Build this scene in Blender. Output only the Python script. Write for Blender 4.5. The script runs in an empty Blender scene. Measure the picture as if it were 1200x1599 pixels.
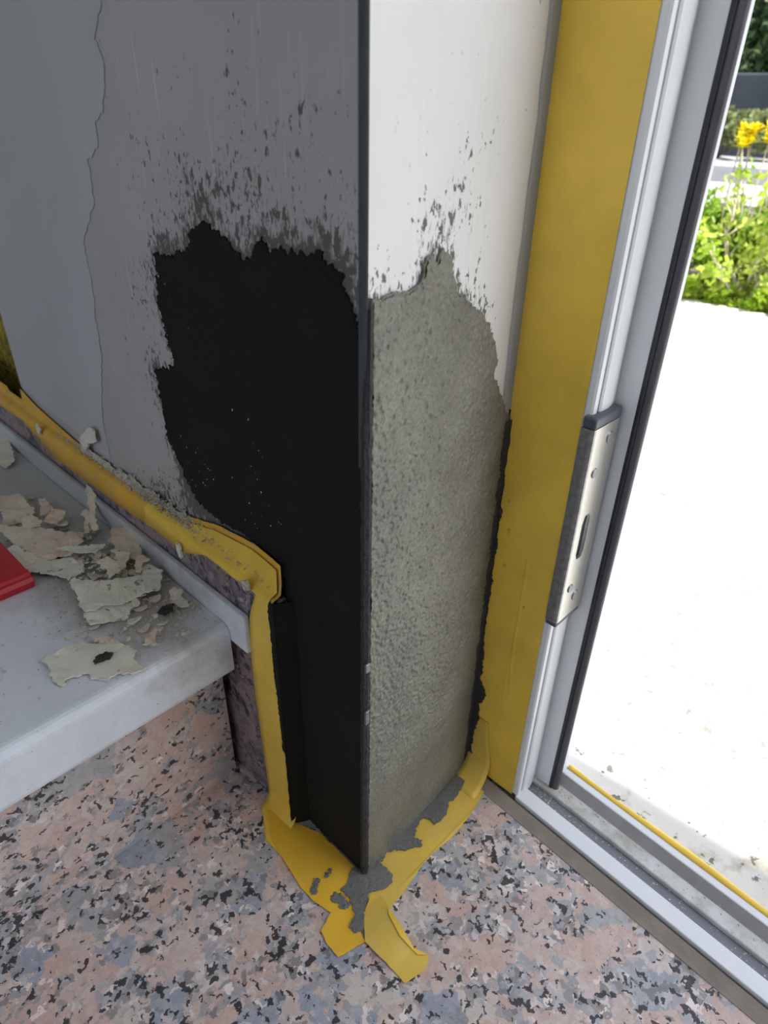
import bpy, bmesh, math, random
import numpy as np
from mathutils import Vector, Matrix, noise as mnoise
from mathutils.geometry import tessellate_polygon

scene = bpy.context.scene
COL = scene.collection

# ---------------------------------------------------------------- camera
cam_d = bpy.data.cameras.new('camera')
cam = bpy.data.objects.new('camera', cam_d)
COL.objects.link(cam)
RIGHT = Vector((0.698559, -0.715314, 0.018479))
DOWN = Vector((-0.366552, -0.379907, -0.8493))
FWD = Vector((0.614537, 0.586512, -0.527587))
cam.matrix_world = Matrix(((RIGHT.x, -DOWN.x, -FWD.x, -0.20964),
                           (RIGHT.y, -DOWN.y, -FWD.y, -0.21238),
                           (RIGHT.z, -DOWN.z, -FWD.z, 0.52052),
                           (0, 0, 0, 1)))
cam_d.sensor_fit = 'VERTICAL'
cam_d.sensor_height = 36.0
cam_d.sensor_width = 27.0
cam_d.lens = 1049.343 / 1599.0 * 36.0
cam_d.clip_start = 0.01
cam_d.clip_end = 200.0
cam_d.dof.use_dof = True
cam_d.dof.focus_distance = 0.44
cam_d.dof.aperture_fstop = 11.0
scene.camera = cam

# ---------------------------------------------------------------- sky, sun, exposure
world = bpy.data.worlds.new('sky')
scene.world = world
world.use_nodes = True
wt = world.node_tree
wt.nodes.clear()
w_out = wt.nodes.new('ShaderNodeOutputWorld')
w_bg = wt.nodes.new('ShaderNodeBackground')
w_sky = wt.nodes.new('ShaderNodeTexSky')
w_sky.sky_type = 'NISHITA'
w_sky.sun_disc = False
w_sky.sun_elevation = math.radians(58)
w_sky.sun_rotation = math.radians(180)
w_sky.air_density = 1.0
w_sky.dust_density = 1.5
w_hsv = wt.nodes.new('ShaderNodeHueSaturation')
w_hsv.inputs['Saturation'].default_value = 0.42
wt.links.new(w_sky.outputs[0], w_hsv.inputs['Color'])
wt.links.new(w_hsv.outputs[0], w_bg.inputs['Color'])
w_bg.inputs['Strength'].default_value = SKY_STRENGTH = 0.32
wt.links.new(w_bg.outputs[0], w_out.inputs['Surface'])

sun_d = bpy.data.lights.new('sun', 'SUN')
sun_d.energy = 9.0
sun_d.angle = math.radians(0.53)
sun_d.color = (1.0, 0.96, 0.90)
sun = bpy.data.objects.new('sun', sun_d)
COL.objects.link(sun)
sun.location = (3, -3, 6)
sun.rotation_euler = Vector((0.004, 0.53, -0.85)).to_track_quat('-Z', 'Y').to_euler()

vs = scene.view_settings
vs.view_transform = 'Standard'
vs.look = 'None'
vs.exposure = 0.08
vs.gamma = 1.0
vs.use_curve_mapping = False

random.seed(7)
np.random.seed(7)

# ---------------------------------------------------------------- outlines measured in metres
CEMENT_LEFT = [(0.0724, -0.0132), (0.0716, 0.0921), (0.0692, 0.1999), (0.0714, 0.2539), (0.0787, 0.2604), (0.1058, 0.2642), (0.1474, 0.2624), (0.1752, 0.2663), (0.1888, 0.2806), (0.1939, 0.2944), (0.2044, 0.3035), (0.2048, 0.3235), (0.2061, 0.3424), (0.2062, 0.3586), (0.1848, 0.3643), (0.1769, 0.3728), (0.1846, 0.3816), (0.1860, 0.3958), (0.1879, 0.4075), (0.1847, 0.4255), (0.1830, 0.4380), (0.1666, 0.4368), (0.1447, 0.4442), (0.1405, 0.4532), (0.1241, 0.4614), (0.1103, 0.4562), (0.0994, 0.4523), (0.0918, 0.4474), (0.0816, 0.4502), (0.0739, 0.4609), (0.0696, 0.4541), (0.0594, 0.4562), (0.0497, 0.4558), (0.0404, 0.4564), (0.0299, 0.4612), (0.0262, 0.4552), (0.0165, 0.4532), (0.0145, 0.4443), (0.0095, 0.4390), (0.0062, 0.4311), (0.0037, 0.4213), (0.0015, 0.4049)]
CEMENT_REVEAL = [(0.0011, 0.4435), (0.0071, 0.4438), (0.0150, 0.4452), (0.0234, 0.4429), (0.0289, 0.4454), (0.0361, 0.4460), (0.0369, 0.4539), (0.0416, 0.4567), (0.0469, 0.4537), (0.0525, 0.4587), (0.0581, 0.4550), (0.0615, 0.4449), (0.0670, 0.4362), (0.0734, 0.4308), (0.0816, 0.4270), (0.0920, 0.4199), (0.1013, 0.4109), (0.1105, 0.3977), (0.1151, 0.3849), (0.1109, 0.3813), (0.1176, 0.3722), (0.1248, 0.3617), (0.1319, 0.3496)]
SMEAR_JAMB = [(0.0068, 0.3456), (0.0057, 0.3277), (0.0068, 0.3130), (0.0058, 0.2987), (0.0058, 0.2783), (0.0035, 0.2740), (0.0057, 0.2569), (0.0041, 0.2409), (0.0065, 0.2281), (0.0040, 0.2177), (0.0044, 0.2023), (0.0052, 0.1798), (0.0051, 0.1533), (0.0031, 0.1267), (0.0034, 0.1121), (-0.0036, 0.0986), (0.0013, 0.0833), (0.0002, 0.0684), (0.0030, 0.0499), (0.0034, 0.0285), (-0.0003, 0.0145), (0.0057, -0.0045)]
PAINT_EDGE = [(0.1979, 0.5595), (0.2122, 0.5436), (0.2060, 0.5319), (0.2180, 0.5074), (0.2300, 0.5038), (0.2318, 0.4903), (0.2482, 0.4824), (0.2531, 0.4563), (0.2664, 0.4431), (0.2807, 0.4290), (0.2800, 0.4032), (0.2881, 0.3741), (0.2871, 0.3647), (0.2910, 0.3439), (0.3066, 0.3078), (0.3153, 0.2823)]
TAPE_LOW = [(0.5582, 0.2268), (0.4923, 0.2294), (0.4210, 0.2118), (0.3303, 0.2143), (0.2683, 0.2165), (0.2284, 0.2212), (0.1861, 0.2200), (0.1498, 0.2356), (0.1295, 0.2332), (0.1150, 0.2327), (0.0977, 0.2400)]
TAPE_UP = [(0.5434, 0.2801), (0.5063, 0.2605), (0.4647, 0.2508), (0.3837, 0.2420), (0.2877, 0.2397), (0.2368, 0.2353), (0.1865, 0.2484), (0.1466, 0.2589), (0.1044, 0.2643), (0.0759, 0.2629)]
VT_LEFT = [(0.0977, 0.2400), (0.0941, 0.2350), (0.1028, 0.2141), (0.1084, 0.1959), (0.1113, 0.1595), (0.1111, 0.1258), (0.1101, 0.0827), (0.1080, 0.0367), (0.1067, -0.0052)]
VT_SMEAR = [(0.0788, 0.2366), (0.0795, 0.2217), (0.0786, 0.2105), (0.0795, 0.1927), (0.0790, 0.1677), (0.0777, 0.1419), (0.0768, 0.1122), (0.0773, 0.0905), (0.0693, 0.0865), (0.0740, 0.0596), (0.0728, 0.0394), (0.0659, 0.0366), (0.0643, 0.0259)]
FT_LEFT = [(-0.0198, 0.0969), (-0.0322, 0.0764), (-0.0365, 0.0638), (-0.0424, 0.0272), (-0.0423, 0.0122), (-0.0389, -0.0034), (-0.0524, -0.0080), (-0.0554, -0.0183), (-0.0557, -0.0300), (-0.0350, -0.0359), (-0.0326, -0.0290), (-0.0188, -0.0170), (-0.0059, -0.0048)]
FT_CEMENT = [(-0.0100, 0.0077), (-0.0152, 0.0034), (-0.0226, 0.0038), (-0.0224, -0.0067), (-0.0274, -0.0171), (-0.0371, -0.0213), (-0.0358, -0.0278), (-0.0313, -0.0298), (-0.0215, -0.0209), (-0.0087, -0.0136), (0.0011, -0.0200), (0.0097, -0.0204), (0.0142, -0.0154), (0.0146, -0.0049), (0.0120, 0.0002)]
FT_RIGHT = [(0.1281, -0.0213), (0.1042, -0.0268), (0.0757, -0.0289), (0.0404, -0.0270), (0.0157, -0.0311), (-0.0069, -0.0323)]
FT_TAIL = [(-0.0075, -0.0148), (-0.0035, -0.0211), (-0.0069, -0.0323), (-0.0106, -0.0511), (-0.0136, -0.0644), (-0.0095, -0.0746), (-0.0166, -0.0791), (-0.0340, -0.0748), (-0.0342, -0.0566), (-0.0355, -0.0364), (-0.0215, -0.0209)]
FR_SMEAR = [(0.1110, -0.0073), (0.0925, -0.0080), (0.0820, -0.0132), (0.0703, -0.0126), (0.0722, -0.0062), (0.0691, -0.0017), (0.0568, -0.0018), (0.0498, -0.0082), (0.0520, -0.0144), (0.0473, -0.0162), (0.0367, -0.0094), (0.0256, -0.0009), (0.0163, -0.0028), (0.0102, -0.0017)]
BLOB1 = [(-0.0311, 0.0252), (-0.0287, 0.0204), (-0.0369, 0.0147), (-0.0399, 0.0188)]
BLOB2 = [(-0.0224, 0.0213), (-0.0164, 0.0213), (-0.0183, 0.0184), (-0.0241, 0.0182)]
BLOB3 = [(-0.0311, 0.0066), (-0.0237, 0.0026), (-0.0240, -0.0096), (-0.0300, -0.0101), (-0.0324, -0.0045), (-0.0326, 0.0013)]
CREASE = [(-0.0218, 0.2434), (-0.0215, 0.1947), (-0.0212, 0.1492), (-0.0251, 0.1134)]
CREASE2 = [(-0.0197, 0.1427), (-0.0189, 0.1174), (-0.0196, 0.1032)]
FLAKE_A = [(-0.0726, 0.4318), (-0.0524, 0.4178), (-0.0523, 0.3855), (-0.0593, 0.3730), (-0.0741, 0.3761), (-0.0808, 0.3753), (-0.0815, 0.3808), (-0.0754, 0.4000), (-0.0810, 0.4080)]
FLAKE_B = [(-0.0911, 0.3744), (-0.0834, 0.3611), (-0.0635, 0.3418), (-0.0426, 0.3122), (-0.0450, 0.2987), (-0.0609, 0.2944), (-0.0767, 0.2929), (-0.0837, 0.3144), (-0.0896, 0.3375), (-0.0904, 0.3518)]
FLAKE_C = [(-0.0963, 0.3288), (-0.0901, 0.3315), (-0.0837, 0.3144), (-0.0761, 0.2944), (-0.0636, 0.2885), (-0.0575, 0.2721), (-0.0640, 0.2582), (-0.0731, 0.2593), (-0.0773, 0.2558), (-0.0767, 0.2648), (-0.0882, 0.2819), (-0.0913, 0.2889), (-0.0968, 0.2943), (-0.0983, 0.3057), (-0.0980, 0.3199)]
FLAKE_D = [(-0.0673, 0.2984), (-0.0564, 0.2943), (-0.0366, 0.2750), (-0.0479, 0.2691), (-0.0534, 0.2807)]
FLAKE_E = [(-0.0247, 0.2864), (-0.0074, 0.2797), (-0.0178, 0.2505), (-0.0264, 0.2426), (-0.0328, 0.2581), (-0.0314, 0.2732)]
FLAKE_F = [(-0.0098, 0.3621), (-0.0072, 0.3626), (-0.0107, 0.3424), (-0.0201, 0.3264), (-0.0292, 0.3034), (-0.0334, 0.3101), (-0.0225, 0.3342)]
FLAKE_G = [(-0.0304, 0.3349), (-0.0222, 0.3394), (-0.0234, 0.3323), (-0.0358, 0.3073), (-0.0396, 0.3084), (-0.0286, 0.3305)]
FLAKE_H = [(-0.0800, 0.2474), (-0.0744, 0.2503), (-0.0686, 0.2404), (-0.0561, 0.2324), (-0.0400, 0.2251), (-0.0339, 0.2213), (-0.0271, 0.2299), (-0.0215, 0.2267), (-0.0193, 0.2157), (-0.0219, 0.2095), (-0.0279, 0.2027), (-0.0317, 0.1961), (-0.0384, 0.1967), (-0.0536, 0.1996), (-0.0657, 0.2019), (-0.0711, 0.2081), (-0.0792, 0.2066), (-0.0850, 0.2114), (-0.0845, 0.2203), (-0.0815, 0.2309)]
FLAKE_I = [(-0.0860, 0.2133), (-0.0707, 0.2106), (-0.0529, 0.2009), (-0.0533, 0.1974), (-0.0614, 0.1920), (-0.0708, 0.1919), (-0.0800, 0.1936), (-0.0876, 0.1984), (-0.0874, 0.2063)]
FLAKE_J = [(-0.0264, 0.2426), (-0.0222, 0.2386), (-0.0214, 0.2288), (-0.0271, 0.2299), (-0.0339, 0.2213), (-0.0364, 0.2259)]
FLAKE_K = [(-0.0527, 0.2593), (-0.0436, 0.2572), (-0.0391, 0.2460), (-0.0437, 0.2352), (-0.0547, 0.2352), (-0.0510, 0.2444)]
FLAKE_L = [(-0.0271, 0.1917), (-0.0222, 0.1930), (-0.0192, 0.1860), (-0.0237, 0.1803), (-0.0220, 0.1746), (-0.0260, 0.1649), (-0.0311, 0.1698)]
FLAKE_M = [(-0.1276, 0.1873), (-0.1098, 0.1873), (-0.1030, 0.1880), (-0.0940, 0.1773), (-0.0851, 0.1741), (-0.0806, 0.1659), (-0.0767, 0.1530), (-0.0830, 0.1450), (-0.0804, 0.1305), (-0.0889, 0.1338), (-0.0980, 0.1412), (-0.1046, 0.1387), (-0.1105, 0.1486), (-0.1111, 0.1549), (-0.1172, 0.1569), (-0.1232, 0.1611), (-0.1273, 0.1555), (-0.1298, 0.1596), (-0.1300, 0.1711), (-0.1262, 0.1740)]
FLAKE_N = [(-0.0650, 0.1599), (-0.0550, 0.1615), (-0.0619, 0.1512), (-0.0672, 0.1454), (-0.0665, 0.1502), (-0.0716, 0.1498)]
FLAKE_O = [(-0.0168, 0.5812), (-0.0076, 0.5724), (-0.0181, 0.5332), (-0.0278, 0.4970), (-0.0413, 0.4883), (-0.0410, 0.5135)]
FLAKE_P = [(-0.0434, 0.3955), (-0.0390, 0.3940), (-0.0396, 0.3759), (-0.0479, 0.3633), (-0.0527, 0.3704)]
FLAKE_Q = [(-0.0721, 0.3620), (-0.0619, 0.3619), (-0.0587, 0.3490), (-0.0635, 0.3418), (-0.0741, 0.3521)]
FLAKE_R = [(-0.0580, 0.3484), (-0.0445, 0.3599), (-0.0371, 0.3478), (-0.0507, 0.3365)]
FLAKE_S = [(-0.0356, 0.2608), (-0.0291, 0.2453), (-0.0432, 0.2304), (-0.0428, 0.2408)]
FLAKE_T = [(-0.0934, 0.1785), (-0.0871, 0.1760), (-0.0844, 0.1697), (-0.0882, 0.1679), (-0.0940, 0.1754)]
RED = [(-0.0969, 0.3455, 0.1900), (-0.0963, 0.2767, 0.1900), (-0.1257, 0.2658, 0.1900)]
CHIPTAPE = [(0.3658, 0.2511), (0.3367, 0.2726), (0.3247, 0.2744), (0.3255, 0.2629), (0.3429, 0.2544), (0.3526, 0.2438)]
DIRT1 = [(-0.1034, 0.1617), (-0.0999, 0.1652), (-0.0937, 0.1644), (-0.0893, 0.1601), (-0.0942, 0.1560), (-0.1042, 0.1582)]
DIRT2 = [(-0.0472, 0.1761), (-0.0405, 0.1810), (-0.0313, 0.1778), (-0.0370, 0.1699), (-0.0448, 0.1701)]

# ---------------------------------------------------------------- helpers
def link(o, parent=None):
    COL.objects.link(o)
    if parent is not None:
        o.parent = parent
    return o

def tag(o, label=None, cat=None, group=None, kind=None):
    if label: o['label'] = label
    if cat: o['category'] = cat
    if group: o['group'] = group
    if kind: o['kind'] = kind
    return o

def empty(name, loc=(0, 0, 0)):
    o = bpy.data.objects.new(name, None)
    o.empty_display_size = 0.02
    o.location = loc
    return link(o)

def mesh_obj(name, verts, faces, m, parent=None, smooth=False):
    me = bpy.data.meshes.new(name)
    me.from_pydata([tuple(v) for v in verts], [], faces)
    me.update()
    if m is not None:
        me.materials.append(m)
    if smooth:
        me.polygons.foreach_set('use_smooth', [True] * len(me.polygons))
    o = bpy.data.objects.new(name, me)
    if parent is not None and parent.type == 'EMPTY' and tuple(parent.location) != (0, 0, 0):
        me.transform(Matrix.Translation(-parent.location))
    return link(o, parent)

def bm_obj(name, bm, m, parent=None, smooth=False):
    me = bpy.data.meshes.new(name)
    bmesh.ops.recalc_face_normals(bm, faces=bm.faces)
    bm.to_mesh(me)
    bm.free()
    if m is not None:
        me.materials.append(m)
    if smooth:
        me.polygons.foreach_set('use_smooth', [True] * len(me.polygons))
    if parent is not None and parent.type == 'EMPTY' and tuple(parent.location) != (0, 0, 0):
        me.transform(Matrix.Translation(-parent.location))
    o = bpy.data.objects.new(name, me)
    return link(o, parent)

def add_box(bm, lo, hi, bevel=0.0, seg=2):
    r = bmesh.ops.create_cube(bm, size=1.0)
    c = [(a + b) / 2 for a, b in zip(lo, hi)]
    s = [b - a for a, b in zip(lo, hi)]
    for v in r['verts']:
        v.co = Vector((c[0] + v.co.x * s[0], c[1] + v.co.y * s[1], c[2] + v.co.z * s[2]))
    if bevel > 0:
        es = list({e for v in r['verts'] for e in v.link_edges})
        bmesh.ops.bevel(bm, geom=es, offset=bevel, segments=seg, profile=0.5, affect='EDGES')

def box(name, lo, hi, m, parent=None, bevel=0.0, seg=2, smooth=False):
    bm = bmesh.new()
    add_box(bm, lo, hi, bevel, seg)
    return bm_obj(name, bm, m, parent, smooth)

def prism(name, prof, axis, a, b, m, parent=None, smooth=False, bevel=0.0):
    """closed profile (2-D points) swept from a to b along axis 'x','y' or 'z'"""
    def P(p, t):
        if axis == 'x': return (t, p[0], p[1])
        if axis == 'y': return (p[0], t, p[1])
        return (p[0], p[1], t)
    bm = bmesh.new()
    va = [bm.verts.new(P(p, a)) for p in prof]
    vb = [bm.verts.new(P(p, b)) for p in prof]
    n = len(prof)
    for i in range(n):
        bm.faces.new((va[i], va[(i + 1) % n], vb[(i + 1) % n], vb[i]))
    bm.faces.new(va[::-1])
    bm.faces.new(vb)
    if bevel > 0:
        es = [e for e in bm.edges if e.calc_face_angle(0) > 0.6]
        bmesh.ops.bevel(bm, geom=es, offset=bevel, segments=2, profile=0.5, affect='EDGES')
    return bm_obj(name, bm, m, parent, smooth)

def ragged(poly, amp, step, seed=0, freq=None, closed=True, lock=None):
    """outline resampled at 'step' and shaken by fractal noise so that it breaks like torn paper or mortar"""
    pts = [Vector((p[0], p[1])) for p in poly]
    n = len(pts)
    out = []
    for i in range(n if closed else n - 1):
        a, b = pts[i], pts[(i + 1) % n]
        d = b - a
        k = max(1, int(d.length / step))
        nr = Vector((-d.y, d.x)).normalized() if d.length > 1e-9 else Vector((0, 0))
        for j in range(k):
            p = a + d * (j / k)
            fr = freq or 1.0 / (step * 4)
            s = 0.0
            am = 1.0
            for o in range(3):
                s += am * mnoise.noise(Vector((p.x * fr, p.y * fr, seed * 7.3 + o)))
                fr *= 2.3
                am *= 0.6
            q = p + nr * s * amp
            if lock and lock(p):
                q = p
            out.append((q.x, q.y))
    if not closed:
        out.append((pts[-1].x, pts[-1].y))
    return out

def sheet(name, poly, to3, thick, m, parent=None, taper=0.0, smooth=False):
    """thin slab with the outline poly (2-D); to3(u, v, h) places it, h is the height above the carrier"""
    n = len(poly)
    tris = tessellate_polygon([[Vector((p[0], p[1], 0)) for p in poly]])
    c = np.mean(np.array(poly), axis=0)
    top = [to3(c[0] + (p[0] - c[0]) * (1 - taper), c[1] + (p[1] - c[1]) * (1 - taper), thick) for p in poly]
    bot = [to3(p[0], p[1], 0.0) for p in poly]
    faces = [tuple(t) for t in tris]
    faces += [tuple(n + i for i in t[::-1]) for t in tris]
    faces += [(i, (i + 1) % n, n + (i + 1) % n, n + i) for i in range(n)]
    bm = bmesh.new()
    vs_ = [bm.verts.new(v) for v in top + bot]
    for f in faces:
        try:
            bm.faces.new([vs_[i] for i in f])
        except ValueError:
            pass
    return bm_obj(name, bm, m, parent, smooth)

def seg_dist(P, poly, closed=False):
    """distance of points P (n,2) to a polyline"""
    A = np.array(poly)
    B = np.roll(A, -1, axis=0)
    if not closed:
        A, B = A[:-1], B[:-1]
    best = np.full(len(P), 1e9)
    for a, b in zip(A, B):
        d = b - a
        t = np.clip(((P - a) @ d) / (d @ d + 1e-12), 0, 1)
        q = a + t[:, None] * d
        best = np.minimum(best, np.hypot(*(P - q).T))
    return best

def tube(bm, pts, rad, sides=6):
    """tapered tube along a polyline; rad is one radius per point"""
    rings = []
    for i, p in enumerate(pts):
        p = Vector(p)
        d = Vector(pts[min(i + 1, len(pts) - 1)]) - Vector(pts[max(i - 1, 0)])
        d.normalize()
        up = Vector((0, 0, 1)) if abs(d.z) < 0.9 else Vector((1, 0, 0))
        a = d.cross(up).normalized()
        b = d.cross(a)
        rings.append([bm.verts.new(p + (a * math.cos(t) + b * math.sin(t)) * rad[i]) for t in [2 * math.pi * k / sides for k in range(sides)]])
    for r0, r1 in zip(rings, rings[1:]):
        for k in range(sides):
            bm.faces.new((r0[k], r0[(k + 1) % sides], r1[(k + 1) % sides], r1[k]))
    bm.faces.new(rings[0][::-1])
    bm.faces.new(rings[-1])

# ---------------------------------------------------------------- materials
class NT:
    def __init__(self, name):
        self.m = bpy.data.materials.new(name)
        self.m.use_nodes = True
        self.t = self.m.node_tree
        self.t.nodes.clear()
        self.out = self.t.nodes.new('ShaderNodeOutputMaterial')
        self.b = self.t.nodes.new('ShaderNodeBsdfPrincipled')
        self.t.links.new(self.b.outputs[0], self.out.inputs[0])
        self.co = self.t.nodes.new('ShaderNodeTexCoord').outputs['Object']
    def L(self, a, b):
        self.t.links.new(a, b)
    def set(self, sock, v):
        if isinstance(v, bpy.types.NodeSocket): self.L(v, sock)
        elif isinstance(v, (tuple, list)) and len(v) == 3 and sock.type == 'RGBA': sock.default_value = (*v, 1)
        else: sock.default_value = v
    def P(self, key, v):
        self.set(self.b.inputs[key], v)
    def map(self, scale=(1, 1, 1), rot=(0, 0, 0), src=None):
        n = self.t.nodes.new('ShaderNodeMapping')
        self.L(src or self.co, n.inputs['Vector'])
        n.inputs['Scale'].default_value = scale
        n.inputs['Rotation'].default_value = rot
        return n.outputs[0]
    def noise(self, scale, detail=3, rough=0.55, vec=None, dist=0.0, col=False):
        n = self.t.nodes.new('ShaderNodeTexNoise')
        self.L(vec or self.co, n.inputs['Vector'])
        n.inputs['Scale'].default_value = scale
        n.inputs['Detail'].default_value = detail
        n.inputs['Roughness'].default_value = rough
        n.inputs['Distortion'].default_value = dist
        return n.outputs['Color' if col else 'Fac']
    def vor(self, scale, vec=None, feat='F1', out='Distance', rnd=1.0):
        n = self.t.nodes.new('ShaderNodeTexVoronoi')
        n.feature = feat
        self.L(vec or self.co, n.inputs['Vector'])
        n.inputs['Scale'].default_value = scale
        n.inputs['Randomness'].default_value = rnd
        return n.outputs[out]
    def ramp(self, fac, stops, const=False):
        n = self.t.nodes.new('ShaderNodeValToRGB')
        if const: n.color_ramp.interpolation = 'CONSTANT'
        els = n.color_ramp.elements
        while len(els) < len(stops): els.new(0.5)
        for e, (p, c) in zip(els, stops):
            e.position = p
            e.color = (c, c, c, 1) if not isinstance(c, (tuple, list)) else (*c, 1)
        self.set(n.inputs[0], fac)
        return n.outputs[0]
    def mix(self, f, a, b, mode='MIX'):
        n = self.t.nodes.new('ShaderNodeMix')
        n.data_type = 'RGBA'
        n.blend_type = mode
        self.set(n.inputs[0], f)
        self.set(n.inputs[6], a)
        self.set(n.inputs[7], b)
        return n.outputs[2]
    def math(self, op, a, b=0.0, c=0.0, clamp=False):
        n = self.t.nodes.new('ShaderNodeMath')
        n.operation = op
        n.use_clamp = clamp
        for i, v in enumerate((a, b, c)): self.set(n.inputs[i], v)
        return n.outputs[0]
    def attr(self, name):
        n = self.t.nodes.new('ShaderNodeAttribute')
        n.attribute_name = name
        return n.outputs['Fac']
    def bump(self, h, strength, dist, prev=None):
        n = self.t.nodes.new('ShaderNodeBump')
        n.inputs['Strength'].default_value = strength
        n.inputs['Distance'].default_value = dist
        self.set(n.inputs['Height'], h)
        if prev is not None: self.L(prev, n.inputs['Normal'])
        self.L(n.outputs[0], self.b.inputs['Normal'])
        return n.outputs[0]

def plain(name, col, rough=0.5, metal=0.0, var=0.08, nscale=60.0, bump=0.0, spec=0.5):
    k = NT(name)
    n = k.noise(nscale, 4)
    a = tuple(max(0, c * (1 - var)) for c in col)
    b = tuple(min(1, c * (1 + var)) for c in col)
    k.P('Base Color', k.ramp(n, [(0.3, a), (0.7, b)]))
    k.P('Roughness', rough)
    k.P('Metallic', metal)
    k.P('Specular IOR Level', spec)
    if bump: k.bump(k.noise(nscale * 4, 4), bump, 0.001)
    return k.m

def granite(name, tint, sx=(1, 1, 1)):
    k = NT(name)
    base = k.map(sx)
    # wobble the coordinates so that crystal borders are irregular
    wob = k.noise(130, 3, 0.6, base, col=True)
    v = k.t.nodes.new('ShaderNodeMixRGB')
    v.blend_type = 'LINEAR_LIGHT'
    v.inputs[0].default_value = 0.0065
    k.L(base, v.inputs[1]); k.L(wob, v.inputs[2])
    vec = v.outputs[0]
    big = k.vor(44, vec, out='Color')
    sep = k.t.nodes.new('ShaderNodeSeparateColor')
    k.L(big, sep.inputs[0])
    pink, pale, grey, blue = tint
    crystals = k.ramp(sep.outputs[0], [(0.0, pink), (0.30, tuple(0.5 * (p + q) for p, q in zip(pink, pale))), (0.55, pale), (0.68, grey), (0.80, blue), (0.90, pink)], True)
    fine = k.vor(190, vec, out='Color')
    sep2 = k.t.nodes.new('ShaderNodeSeparateColor')
    k.L(fine, sep2.inputs[0])
    # fine-grained grey quartz zones between the feldspar crystals
    zone = k.noise(30, 4, 0.65, vec)
    zmask = k.ramp(k.math('ADD', zone, k.math('MULTIPLY', k.math('SUBTRACT', sep2.outputs[2], 0.5), 0.16)), [(0.50, 0.0), (0.53, 1.0)])
    quartz = k.ramp(sep2.outputs[0], [(0.0, tuple(c * 0.45 for c in grey)), (0.45, grey), (0.7, blue), (1.0, tuple(min(1, c * 1.5) for c in pale))])
    crystals = k.mix(k.math('MULTIPLY', zmask, 0.85), crystals, quartz)
    crystals = k.mix(0.2, crystals, k.ramp(sep2.outputs[1], [(0.0, 0.22), (1.0, 0.80)]), 'OVERLAY')
    crystals = k.mix(0.45, crystals, k.ramp(k.noise(620, 4, 0.7, vec), [(0.25, 0.38), (0.75, 0.70)]), 'OVERLAY')
    # small black mica flecks, crowded where the quartz is
    mica = k.noise(165, 1, 0.5, vec, 0.15)
    f = k.math('ADD', mica, k.math('MULTIPLY', k.math('SUBTRACT', zone, 0.5), 0.6))
    mask = k.ramp(f, [(0.620, 0.0), (0.645, 1.0)])
    crystals = k.mix(k.math('MULTIPLY', mask, 0.93), crystals, (0.025, 0.027, 0.032))
    k.P('Base Color', crystals)
    k.P('Roughness', k.ramp(k.noise(60, 4), [(0.3, 0.26), (0.7, 0.45)]))
    k.P('Specular IOR Level', 0.5)
    k.bump(k.noise(900, 2), 0.05, 0.0004)
    return k.m

def wall_paint(name, col, dark, light, scr=0.5, speck=1.0):
    """scraped emulsion: attribute 'smear' says how much mortar was dragged over the paint"""
    k = NT(name)
    sm = k.attr('smear')
    cloud = k.noise(9, 4, 0.6)
    base = k.ramp(cloud, [(0.3, tuple(c * 0.93 for c in col)), (0.7, tuple(min(1, c * 1.05) for c in col))])
    streak = k.noise(1, 3, 0.6, k.map((420, 420, 16)), 0.3)
    base = k.mix(k.math('MULTIPLY', k.ramp(streak, [(0.62, 0.0), (0.72, 1.0)]), scr), base, light)
    # mortar caught in the scratches and pits of the paint, dragged upwards by the trowel
    drag = k.noise(1, 4, 0.65, k.map((520, 520, 120)), 0.3)
    pits = k.noise(1, 4, 0.65, k.map((280, 280, 160)))
    grp = k.noise(30, 3, 0.6)
    t = k.math('MULTIPLY', sm, 0.33)
    a = k.math('ADD', drag, t)
    a = k.math('ADD', a, k.math('MULTIPLY', k.math('SUBTRACT', grp, 0.5), 0.35))
    m1 = k.ramp(a, [(0.80, 0.0), (0.86, 1.0)])
    b = k.math('ADD', k.math('ADD', pits, k.math('MULTIPLY', sm, 0.26)), k.math('MULTIPLY', k.math('SUBTRACT', grp, 0.5), 0.45))
    m2 = k.ramp(b, [(0.735, 0.0), (0.765, speck)])
    c = k.mix(k.math('MULTIPLY', m1, 0.62), base, dark)
    c = k.mix(m2, c, dark)
    k.P('Base Color', c)
    k.P('Roughness', 0.55)
    n1 = k.bump(streak, 0.25, 0.0008)
    k.bump(k.noise(350, 4), 0.2, 0.0006, n1)
    return k.m

def mortar(name, base, rough, grain, strength, spec=0.5):
    k = NT(name)
    c = k.noise(22, 4, 0.6)
    fine = k.noise(grain, 3, 0.7)
    col = k.ramp(c, [(0.3, tuple(v * 0.8 for v in base)), (0.7, tuple(v * 1.2 for v in base))])
    k.P('Base Color', k.mix(0.35, col, k.ramp(fine, [(0.35, 0.25), (0.65, 0.75)]), 'OVERLAY'))
    k.P('Roughness', rough)
    k.P('Specular IOR Level', spec)
    pits = k.vor(grain * 0.25)
    h = k.math('ADD', fine, k.math('MULTIPLY', k.ramp(pits, [(0.0, 0.0), (0.25, 1.0)]), 0.35))
    k.bump(h, strength, 0.0034)
    return k.m

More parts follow.
